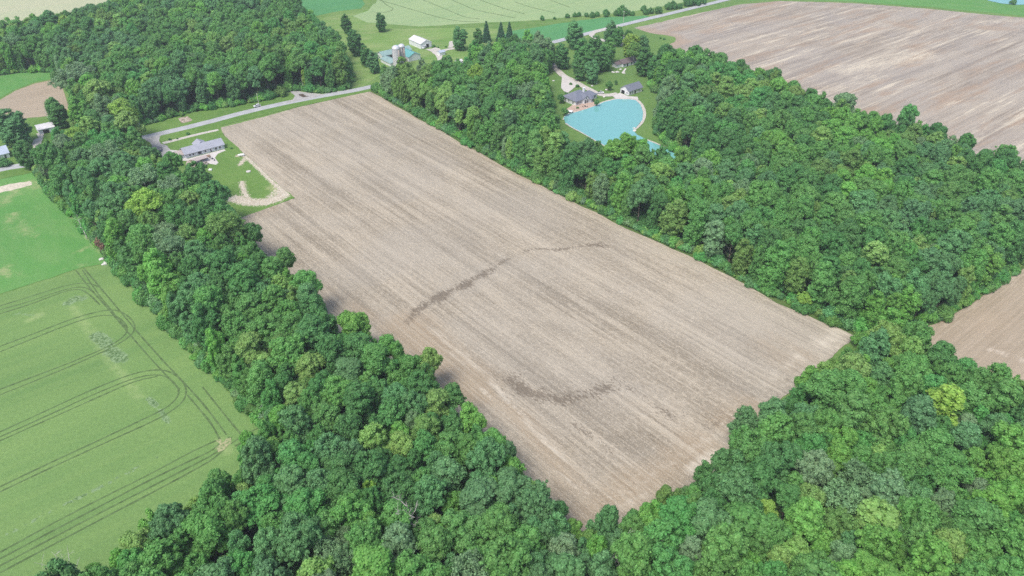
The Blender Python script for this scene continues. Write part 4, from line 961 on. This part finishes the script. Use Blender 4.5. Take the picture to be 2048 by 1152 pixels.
# leaf colours of the kinds of tree in the photo
TINT = {
    'mid green':      (0.155, 0.351, 0.097),
    'deep green':     (0.114, 0.282, 0.087),
    'bluish green':   (0.148, 0.324, 0.129),
    'bright green':   (0.192, 0.422, 0.093),
    'emerald green':  (0.131, 0.364, 0.103),
    'light green':    (0.249, 0.426, 0.119),
    'yellow-green':   (0.295, 0.480, 0.095),
    'grey-green':     (0.211, 0.355, 0.171),
    'olive green':    (0.192, 0.346, 0.095),
}
W_TINT = [('mid green', 40), ('deep green', 15), ('bluish green', 15), ('bright green', 14), ('emerald green', 7), ('light green', 9), ('yellow-green', 0.7), ('grey-green', 5), ('olive green', 6)]
def pick_tint(q, yellow=1.0):
    tot = sum(w for _, w in W_TINT); x = q.uniform(0, tot)
    for k, w in W_TINT:
        x -= w
        if x <= 0: return k
    return 'mid green'
def jitter(c, q, a=0.10):
    g = 1 + q.uniform(-a, a)
    return tuple(max(0.005, x * g * (1 + q.uniform(-a * .5, a * .5))) for x in c)

# --- every tree: dict(x, y, r, h, tint name, proto)
TREES = []
def crown_at(px, py, rpx, tint, kind=None, h=None, flat=0.62, note=None):
    """a tree whose crown is seen centred on the photo pixel with radius rpx"""
    zc = 14.0; low = kind == 11
    for _ in range(3):
        x, y = at(px, py, zc); _, _, d = proj(x, y, zc)
        r = rpx * d / FPX; hh = h or min(27.0, 9.0 + 2.0 * r, 3.4 * r + 1.5)
        if note: hh *= .82
        if low: hh = 2.0 * r + .6; zc = hh - r * 0.95
    TREES.append(dict(x=x, y=y, r=r, h=hh, t=tint, p=kind, fix=True, note=note))
HAND = [
 # foot of the big field, left wood edge
 (300,430,42,'yellow-green',0),(708,660,36,'bright green',5),(775,690,28,'mid green',2),(610,575,32,'mid green',6),(570,520,26,'mid green',2),(560,570,26,'light green',1),
 (460,470,42,'olive green',10),(505,470,25,'deep green',3),(395,520,34,'bluish green',7),(330,490,30,'grey-green',10),(400,575,30,'bluish green',3),
 (430,400,32,'deep green',3),(395,360,30,'deep green',7),(340,385,30,'grey-green',10),(290,370,34,'grey-green',10),(380,410,26,'light green',4),(240,430,36,'bluish green',7),(215,325,36,'grey-green',10),(170,330,28,'bluish green',3),
 (100,325,30,'deep green',3),(130,370,30,'deep green',0),(130,300,26,'grey-green',4),(250,235,28,'yellow-green',4),(262,262,30,'light green',1),(222,255,22,'bluish green',6),(155,278,22,'yellow-green',6),(85,298,13,'yellow-green',6),(200,200,30,'light green',4),(150,165,40,'grey-green',10),(188,245,22,'deep green',2),
 (345,330,24,'mid green',3),(300,322,26,'bluish green',7),(330,345,22,'deep green',2),(250,340,30,'bluish green',3),(190,385,26,'deep green',6),
 (940,835,32,'bright green',5),(985,885,34,'mid green',5),(905,790,30,'deep green',0),(1025,930,30,'bright green',6),(870,810,34,'light green',4),(850,860,34,'olive green',6),(800,890,34,'light green',4),(750,880,38,'light green',1),(845,935,24,'emerald green',4),
 (1070,1010,44,'bluish green',7),(1120,1000,24,'deep green',2),(1145,1030,22,'bright green',6),(1025,940,26,'emerald green',2),(937,952,17,'yellow-green',4),(870,1030,26,'light green',2),(905,985,26,'bright green',5),(860,720,30,'light green',3),(820,735,30,'mid green',6),
 (500,700,34,'light green',4),(560,690,28,'olive green',4),(620,740,34,'light green',4),(590,790,32,'light green',8),(530,720,26,'light green',9),(560,830,30,'bright green',6),(545,880,26,'light green',1),(490,860,22,'bright green',0),(480,965,24,'light green',9),(430,950,28,'mid green',6),
 (390,1000,28,'light green',0),(330,1015,24,'bright green',6),(270,1080,34,'light green',5),(230,1100,28,'bright green',1),(180,1130,28,'bright green',6),(510,1080,20,'yellow-green',4),(450,1110,26,'light green',2),
 (640,970,38,'bluish green',3),(660,900,38,'bluish green',7),(700,860,36,'deep green',0),
 # bottom right wood
 (1130,1090,36,'grey-green',6),(1180,1060,26,'olive green',6),(1235,1080,34,'bluish green',3),(1300,1040,32,'bright green',5),(1355,985,26,'olive green',6),(1390,970,24,'mid green',2),(1470,990,48,'bluish green',7),(1535,1010,30,'yellow-green',4),(1500,905,44,'mid green',7),(1545,840,40,'bluish green',3),(1610,830,32,'bluish green',7),
 (1490,840,34,'bluish green',1),(1620,905,40,'emerald green',0),(1680,880,34,'bright green',5),(1620,990,34,'light green',5),(1660,935,30,'olive green',4),(1760,900,28,'light green',9),(1770,990,46,'grey-green',7),(1830,1040,48,'mid green',3),(1850,960,34,'deep green',1),(1740,950,26,'emerald green',5),
 (1560,1110,34,'light green',2),(1500,1110,30,'bright green',6),(1640,1120,34,'mid green',0),(1690,1100,32,'grey-green',6),(1890,1010,36,'grey-green',3),(1960,970,30,'grey-green',6),(1930,880,38,'bluish green',2),(1990,860,36,'bluish green',0),
 (1620,760,30,'bright green',5),(1650,735,26,'light green',1),(1700,745,38,'light green',4),(1770,690,40,'light green',6),(1830,680,36,'mid green',3),(1760,760,34,'bluish green',7),(1880,720,36,'deep green',0),(1930,740,30,'emerald green',2),(1990,760,36,'mid green',1),(2030,790,34,'olive green',3),(1580,800,24,'deep green',2),
 (1698,694,20,'mid green',13),(1676,706,17,'olive green',14),(1716,676,15,'bright green',11),
 # right wood near edge
 (1553,523,36,'mid green',12),(1508,478,30,'bluish green',12),(1598,538,28,'olive green',12),(1648,558,32,'mid green',14),(1708,588,34,'mid green',14),(1768,578,32,'bluish green',14),(1608,598,18,'yellow-green',11),(1488,498,24,'olive green',13),(1828,568,30,'bluish green',14),(1878,553,30,'bluish green',13),
 (1938,498,32,'mid green',13),(1998,448,32,'mid green',13),(1838,498,28,'light green',12),(1458,418,28,'light green',13),(1428,378,26,'bluish green',13),(1348,398,26,'bright green',14),(1298,378,28,'bluish green',12),
 # silhouettes of the right wood against the far field
 (1390,120,22,'deep green',3),(1440,130,20,'mid green',6),(1330,125,26,'deep green',3),(1350,150,24,'deep green',7),(1480,135,16,'deep green',2),(1545,155,18,'deep green',5),(1585,185,20,'mid green',0),(1620,190,16,'deep green',2),(1685,220,26,'grey-green',6),(1706,205,10,'deep green',4),
 (1745,245,20,'mid green',5),(1782,250,16,'deep green',2),(1815,235,22,'emerald green',0),(1870,270,22,'deep green',6),(1930,290,22,'deep green',3),(2010,320,26,'mid green',7),(1840,270,14,'mid green',4),
]
for a in HAND: crown_at(a[0], a[1], a[2], a[3], a[4])
HAND_N = len(TREES)
# yard, lane and meadow trees: single trees standing in the open
YARD = [
 (690,33,13,'deep green',12,'dark solitary tree in the meadow beyond the far wood'),
 (760,30,13,'deep green',13,'tall dark tree on the edge of the pale wheat field'),
 (708,75,21,'deep green',12,'broad bluish tree standing in the meadow above the silos'),
 (728,95,14,'deep green',13,'smaller dark tree leaning on the broad meadow tree'),
 (745,108,16,'bluish green',13,'low spreading tree just left of the teal roofed barn'),
 (918,65,18,'bluish green',14,'pale round tree right of the white barn'),
 (955,62,14,'deep green',12,'dark tree in front of the tall spruce'),
 (870,120,13,'deep green',12,'small dark tree below the gravel yard of the white barn'),
 (895,118,16,'deep green',14,'round dark tree at the end of the barn driveway'),
 (20,245,38,'bluish green',13,'large spreading tree above the blue-roofed house'),
 (44,292,24,'deep green',12,'rounded dark tree beside the blue-roofed house'),
 (108,212,24,'deep green',14,'dark tree right behind the white shed'),
 (1150,62,24,'bluish green',12,'tall tree beside the hook of the farm lane'),
 (1222,50,16,'bluish green',12,'spreading tree between the road and the farm lane'),
 (1238,58,14,'deep green',12,'dark low tree behind the small tan-roofed house'),
 (1258,52,9,'deep green',14,'small round tree at the bend of the road'),
 (1190,68,5,'deep green',13,'slim young tree inside the hook of the lane'),
 (1262,78,18,'yellow-green',14,'yellow-green tree right of the tan-roofed house'),
 (1288,78,16,'bluish green',13,'tree on the corner lawn by the far bare field'),
 (1270,92,16,'olive green',10,'open-crowned tree on the lawn above the brown-roofed house'),
 (1165,100,24,'deep green',13,'dark tree left of the brown-roofed house'),
 (1185,110,20,'deep green',14,'big tree shading the lawn west of the brown-roofed house'),
 (1208,104,20,'deep green',13,'dark tree touching the roof of the brown-roofed house'),
 (1218,90,20,'mid green',12,'tree below the small gravel yard'),
 (1186,128,17,'bluish green',14,'tree with its foot on the lawn above the bend of the pond driveway'),
 (1160,122,16,'deep green',14,'narrow tree beside the pond driveway'),
 (1124,100,20,'deep green',12,'tree at the top of the pond driveway'),
 (1190,85,20,'deep green',12,'tree below the hook of the lane'),
 (1290,112,22,'deep green',13,'large dark tree right of the brown-roofed house'),
 (1312,128,22,'deep green',14,'spreading tree east of the brown-roofed house'),
 (1218,170,9,'mid green',11,'small round tree on the lawn left of the pond garage'),
 (1232,164,4,'deep green',11,'little dark shrub tree behind the pond garage lawn'),
 (1122,196,9,'deep green',11,'round garden tree at the west wall of the pond house'),
 (1194,205,6,'bluish green',11,'small tree on the patio by the pond'),
 (1220,278,14,'mid green',13,'tree overhanging the lower shore of the pond'),
 (1270,292,16,'deep green',14,'dark tree overhanging the lower pond near its tail'),
 (1130,222,8,'mid green',11,'small tree at the west end of the brick patio'),
]
for a in YARD: crown_at(a[0], a[1], a[2], a[3], a[4], h=None, note=a[5])
GROVE = pts_of([(940,100,10),(985,102,10),(1040,97,10),(1080,92,10),(1110,100,10),(1100,120,10),(1080,140,8),(1040,150,8),(1010,165,4),(960,155),(935,130)])

class Grid:
    def __init__(s, c): s.c = c; s.d = {}
    def add(s, i, x, y): s.d.setdefault((int(x // s.c), int(y // s.c)), []).append(i)
    def near(s, x, y):
        a, b = int(x // s.c), int(y // s.c)
        for i in (a-1, a, a+1):
            for j in (b-1, b, b+1):
                yield from s.d.get((i, j), ())
grid = Grid(14.0)
for i, t in enumerate(TREES): grid.add(i, t['x'], t['y'])
q = random.Random(5)
def in_view(x, y, z=18, m=150):
    px, py, d = proj(x, y, z)
    px0, py0, _ = proj(x, y, 0)
    return -m < px < 2048 + m and py < 1152 + m + 40 and py0 > -m
def fill(poly, n_try, rlo, rhi, mind, hmul=1.0, clusters=True):
    A = np.array(poly); x0, y0 = A.min(0); x1, y1 = A.max(0)
    closed = poly + [poly[0]]
    pts = np.stack([nr.uniform(x0, x1, n_try), nr.uniform(y0, y1, n_try)], 1)
    pts = pts[inside(pts, poly)]; dist = seg_dist(pts, closed)
    added = 0
    for (x, y), de in zip(pts, dist):
        if not in_view(x, y): continue
        r = q.triangular(rlo, rhi, (rlo + rhi) / 2 - 0.4)
        if de < r * 0.45: 
            if de < 1.5: continue
            r = min(r, max(3.0, de / 0.45))
        ok = True
        for j in grid.near(x, y):
            t = TREES[j]
            if math.hypot(t['x'] - x, t['y'] - y) < mind * (r + t['r']): ok = False; break
        if not ok: continue
        grid.add(len(TREES), x, y); added += 1
        h = (11.0 + 1.75 * r) * q.uniform(0.84, 1.14) * hmul
        TREES.append(dict(x=x, y=y, r=r, h=h, t=None, p=None, fix=False, note=None, edge=de))
    return added
for w in (W_BOT, W_LEFT, W_RIGHT, W_FAR, GROVE):
    fill(w, 30000, 5.6, 8.0, 0.66); fill(w, 60000, 4.2, 5.6, 0.63); fill(w, 90000, 3.0, 4.2, 0.60)
# stands of the same kind grow together
for t in TREES:
    if t['t'] is None:
        q2 = random.Random(int(t['x'] // 26) * 7919 + int(t['y'] // 26) * 104729)
        t['t'] = pick_tint(q2) if q.random() < 0.6 else pick_tint(q)
    if t['p'] is None:
        if t.get('edge', 99) < 6.5 and q.random() < .85: t['p'] = q.choice((12, 13, 14))
        elif t['t'] in ('light green', 'yellow-green', 'olive green') and q.random() < .45: t['p'] = q.choice((4, 8, 9, 6))
        elif t['t'] == 'grey-green' and q.random() < .5: t['p'] = 10
        elif t['r'] < 4.0 and q.random() < .3: t['p'] = q.choice((8, 9))
        else: t['p'] = q.choice((0, 1, 2, 3, 4, 5, 6, 7))
    px, py, d = proj(t['x'], t['y'], t['h'] - t['r'])
    t['px'], t['py'], t['d'] = px, py, d
    t['seen'] = t['r'] * FPX / d if (-10 < px < 2058 and py < 1160 and py > 0) else 0
    t['rz'] = q.uniform(0, 6.28)
    t['col'] = jitter(TINT[t['t']], q)
open_set = set(range(HAND_N, HAND_N + len(YARD)))
order = sorted([i for i in range(len(TREES)) if i not in open_set and TREES[i]['seen'] > 0], key=lambda i: -TREES[i]['seen'])
single = set(order[:272])
print('TREES', len(TREES), 'single', len(single), 'smallest single px', TREES[order[min(271, len(order)-1)]]['seen'])

def place_tree(name, t, label, cat, group):
    me, tm, r0, h0 = PROTO[t['p']]
    s = t['r'] / r0; sz = t['h'] / h0
    e = empty(name, (t['x'], t['y'], 0), t['rz'])
    tag(e, label, cat, group)
    c = link(bpy.data.objects.new('crown', me), e); c.scale = (s, s, sz); c['tint'] = list(t['col'])
    k = link(bpy.data.objects.new('trunk', tm), e); k.scale = (s, s, sz)
    return e

# ---- a label for each tree that can be told apart
def side(t):
    P = np.array([(t['x'], t['y'])]); return float(seg_dist(P, field + [field[0]])[0]), bool(inside(P, W_RIGHT)[0]), bool(inside(P, W_BOT)[0]), bool(inside(P, W_LEFT)[0])
def describe(t):
    fd, wr, wb, wl = side(t); sz = 'big' if t['r'] > 6.4 else ('small' if t['r'] < 4.6 else 'middling')
    shape = {8: 'narrow', 9: 'slender', 10: 'airy', 4: 'upright', 11: 'low', 12: 'skirted', 13: 'skirted', 14: 'skirted'}.get(t['p'], 'rounded')
    wheat_d = float(seg_dist(np.array([(t['x'], t['y'])]), wheat + [wheat[0]])[0])
    px, py = t['px'], t['py']
    if wr: where = 'wood right of the field'
    elif wb: where = 'wood below right of the field'
    elif py < 340: where = 'belt by the ranch house'
    elif py < 650: where = 'belt beside the pasture'
    elif px < 700: where = 'wood beside the wheat'
    else: where = 'wood below the field'
    if fd < 9: edge = 'bare-field edge of the '
    elif wheat_d < 9 and not wr: edge = 'wheat edge of the '
    else: edge = 'middle of the '
    c = t['t'].replace(' green', '-green')
    return f"{sz} {shape} {c} tree, {edge}{where}"
lab = {}
for i in sorted(single, key=lambda i: TREES[i]['px']): lab.setdefault(describe(TREES[i]), []).append(i)
ORD = ['first', 'second', 'third', 'fourth', 'fifth', 'sixth', 'seventh', 'eighth', 'ninth', 'tenth', 'eleventh', 'twelfth'] + ['%dth' % i for i in range(13, 60) if i % 10 not in (1, 2, 3) or i < 20]
for d, lst in lab.items():
    for k, i in enumerate(lst):
        s = d
        if len(lst) > 1:
            s = f"{ORD[min(k, len(ORD)-1)]} {d}".replace('middling ', '').replace(' edge of the ', ' edge, ').replace('middle of the wood', 'inner wood').replace('middle of the belt', 'inner belt') + ' (from left)'
            s = s.replace(' (from left)', ', from left')
        w = s.split()
        place_tree('broadleaf_tree', TREES[i], s, 'tree', 'broadleaf trees of the near woods')
for i in sorted(open_set): place_tree('broadleaf_tree', TREES[i], TREES[i]['note'], 'tree', 'trees around the farmyards and lawns')

# ---- the rest of the woods: one mass
def scatter(name, meshes, P, label):
    """one object: points carrying copies of the given foliage meshes"""
    me = bpy.data.meshes.new(name); n = len(P)
    me.from_pydata([(p['x'], p['y'], p.get('z', 0)) for p in P], [], [])
    a = me.attributes.new('pick', 'INT', 'POINT'); a.data.foreach_set('value', np.array([p['k'] for p in P], np.int32))
    a = me.attributes.new('siz', 'FLOAT_VECTOR', 'POINT'); a.data.foreach_set('vector', np.array([p['s'] for p in P], np.float32).ravel())
    a = me.attributes.new('rot', 'FLOAT_VECTOR', 'POINT'); a.data.foreach_set('vector', np.array([(0, 0, p['rz']) for p in P], np.float32).ravel())
    a = me.attributes.new('tint', 'FLOAT_COLOR', 'POINT'); a.data.foreach_set('color', np.array([tuple(p['col']) + (1,) for p in P], np.float32).ravel())
    o = link(bpy.data.objects.new(name, me))
    ng = bpy.data.node_groups.new(name + '_nodes', 'GeometryNodeTree')
    ng.interface.new_socket('Geometry', in_out='INPUT', socket_type='NodeSocketGeometry')
    ng.interface.new_socket('Geometry', in_out='OUTPUT', socket_type='NodeSocketGeometry')
    N = ng.nodes; gi = N.new('NodeGroupInput'); go = N.new('NodeGroupOutput')
    jn = N.new('GeometryNodeJoinGeometry')
    for ob in reversed(meshes):
        parts = ob if isinstance(ob, (list, tuple)) else [ob]
        j2 = N.new('GeometryNodeJoinGeometry')
        for src in parts:
            oi = N.new('GeometryNodeObjectInfo'); oi.inputs['Object'].default_value = src; oi.transform_space = 'ORIGINAL'
            ng.links.new(oi.outputs['Geometry'], j2.inputs[0])
        g2 = N.new('GeometryNodeGeometryToInstance'); ng.links.new(j2.outputs[0], g2.inputs[0]); ng.links.new(g2.outputs[0], jn.inputs[0])
    ip = N.new('GeometryNodeInstanceOnPoints'); ip.inputs['Pick Instance'].default_value = True
    mp = N.new('GeometryNodeMeshToPoints'); ng.links.new(gi.outputs[0], mp.inputs[0])
    ng.links.new(mp.outputs[0], ip.inputs['Points']); ng.links.new(jn.outputs[0], ip.inputs['Instance'])
    def na(nm, ty):
        n_ = N.new('GeometryNodeInputNamedAttribute'); n_.data_type = ty; n_.inputs['Name'].default_value = nm; return [x for x in n_.outputs if x.enabled][0]
    ng.links.new(na('pick', 'INT'), ip.inputs['Instance Index'])
    ng.links.new(na('siz', 'FLOAT_VECTOR'), ip.inputs['Scale'])
    e2r = N.new('FunctionNodeEulerToRotation'); ng.links.new(na('rot', 'FLOAT_VECTOR'), e2r.inputs[0]); ng.links.new(e2r.outputs[0], ip.inputs['Rotation'])
    ng.links.new(ip.outputs[0], go.inputs[0])
    md = o.modifiers.new('scatter', 'NODES'); md.node_group = ng
    return tag(o, label, None, None, 'stuff')
src = {}
for o in scene.objects:
    if o.type == 'MESH' and o.name.startswith('crown') and o.data.name.startswith('crown') and o.data.name not in src: src[o.data.name] = o
tsrc = {}
for o in scene.objects:
    if o.type == 'MESH' and o.name.startswith('trunk') and o.data.name not in tsrc: tsrc[o.data.name] = o
use = [k for k in range(len(PROTO)) if PROTO[k][0].name in src]
remap = {k: i for i, k in enumerate(use)}
P = []
for i, t in enumerate(TREES):
    if i in single or i in open_set: continue
    k = t['p'] if t['p'] in remap else use[0]
    r0, h0 = PROTO[k][2], PROTO[k][3]
    P.append(dict(x=t['x'], y=t['y'], k=remap[k], s=(t['r'] / r0, t['r'] / r0, t['h'] / h0), rz=t['rz'], col=t['col']))
scatter('woodland', [(src[PROTO[k][0].name], tsrc[PROTO[k][1].name]) for k in use], P, 'dense broadleaf woodland closing round the fields')
print('woodland', len(P))

# ---- undergrowth along the wood edges and under the crowns
bsrc = []
def bush(name, x, y, s, col, label, cat='bush', group=None, k=None, sz=1.0):
    k = q.randrange(4) if k is None else k
    o = link(bpy.data.objects.new(name, BUSH[k])); o.location = (x, y, 0); o.scale = (s, s, s * sz); o.rotation_euler = (0, 0, q.uniform(0, 6.28))
    o['tint'] = list(col); tag(o, label, cat, group); bsrc.append(o); return o
hedge = [(1108-24,36,6),(1135,32,5),(1148,29,6),(1159,28,6),(1172,28,7),(1184,31,5),(1194,26,8),(1212,27,8),(1232,27,5),(1243,24,9),(1256,26,6),(1266,26,6),(1287,14,9),(1290,22,9),(1302,21,8),(1316,21,8),(1335,13,8),(1345,12,7),(1360,10,9),(1376,4,9),(1390,4,8),(1404,2,8)]
words_h = ['first','second','third','fourth','fifth','sixth','seventh','eighth','ninth','tenth','eleventh','twelfth','thirteenth','fourteenth','fifteenth','sixteenth','seventeenth','eighteenth','nineteenth','twentieth','twenty-first','twenty-second']
for i, (px, py, rp) in enumerate(hedge):
    x, y = at(px, py + rp * 0.8); _, _, d = proj(x, y, 0); r = rp * d / FPX
    bush('hedgerow_bush', x, y, r / 2.6, jitter(TINT['deep green'], q), f"{words_h[i]} dark bush from the left in the fence row below the far wheat", 'bush', 'bushes in the far fence row', sz=1.4)
for px, py, rp, lb in [(355,277,3,'small shrub between the road and the concrete track'),(340,279,4,'rounded shrub at the left end of the concrete track'),(376,268,3,'tiny shrub on the verge right of the concrete track'),(463,296,4,'lone shrub on the lawn right of the ranch house'),(10,327,10,'low juniper on the lawn of the blue-roofed house'),
     (1141,168,4,'round planted bed in the middle of the turning circle'),(1155,172,4,'dark shrub at the upper corner of the pond house'),(1132,186,4,'purple shrub at the driveway corner of the pond house'),(1328,77,4,'dark bush on the edge of the far bare field'),(1320,76,3,'small bush left of the field edge bush'),(1155,216,3,'dark shrub on the left end of the brick patio'),
     (2024,5,7,'dark bush by the far pond'),(1109,36,5,'lone bush at the left end of the far fence row'),(868,93,3,'dark bush right of the white barn'),(876,94,3,'second dark bush right of the white barn'),(892,93,3,'bush on the lawn beside the gravel pad')]:
    x, y = at(px, py + rp * 0.5); _, _, d = proj(x, y, 0); r = rp * d / FPX
    bush('bush', x, y, r / 2.4, jitter(TINT['deep green'], q), lb)
reds = at(218, 497); bush('bush', reds[0], reds[1], 1.6, (0.22, 0.14, 0.10), 'reddish brown dying bush on the pasture edge', sz=1.3)
dd = {}
for o in bsrc: dd.setdefault(o.data.name, o)
bl = [dd[k] for k in dd]; P = []
for wi, (w, n, step) in enumerate(((W_LEFT, 2, 2.2), (W_RIGHT, 2, 2.2), (W_FAR, 2, 3.0), (W_BOT, 1, 4.0))):
    e = resample(w, step, 0.8, True, 9)
    for x, y in e:
        if not in_view(x, y, 2, 40): continue
        for k in range(n):
            s = q.uniform(0.5, 1.25); a = q.uniform(0, 6.28); dd_ = q.uniform(0, 2.2)
            xx, yy = x + math.cos(a) * dd_, y + math.sin(a) * dd_
            cx, cy = np.mean(np.array(w), 0); dx, dy = cx - xx, cy - yy; L = math.hypot(dx, dy)
            tn = pick_tint(q); c = jitter(TINT[tn], q, .2)
            P.append(dict(x=xx, y=yy, k=q.randrange(len(bl)), s=(s, s, s * q.uniform(.8, 1.5)), rz=a, col=c))
    A = np.array(w); x0, y0 = A.min(0); x1, y1 = A.max(0)
    pts = np.stack([nr.uniform(x0, x1, 9000), nr.uniform(y0, y1, 9000)], 1); pts = pts[inside(pts, w)][:2600]
    for x, y in pts:
        if not in_view(x, y, 2, 20): continue
        s = q.uniform(0.7, 1.5); P.append(dict(x=x, y=y, k=q.randrange(len(bl)), s=(s, s, s), rz=q.uniform(0, 6), col=jitter(TINT['deep green'], q, .2)))
scatter('undergrowth', bl, P, 'shrubs and saplings under and along the woods')
print('undergrowth', len(P))

# ------------------------------------------------------------------ air
def haze(dens):
    m = bpy.data.materials.new('haze'); m.use_nodes = True; t = m.node_tree
    for n in list(t.nodes): t.nodes.remove(n)
    v = t.nodes.new('ShaderNodeVolumePrincipled'); o = t.nodes.new('ShaderNodeOutputMaterial')
    v.inputs['Color'].default_value = (0.86, 0.93, 1.0, 1); v.inputs['Density'].default_value = dens; v.inputs['Anisotropy'].default_value = 0.2
    t.links.new(v.outputs[0], o.inputs['Volume'])
    b = MB().box(-3600, 3600, -1600, 5100, -1.0, 196.0).build('haze', m)
    tag(b, kind='stuff')
haze(0.00018)
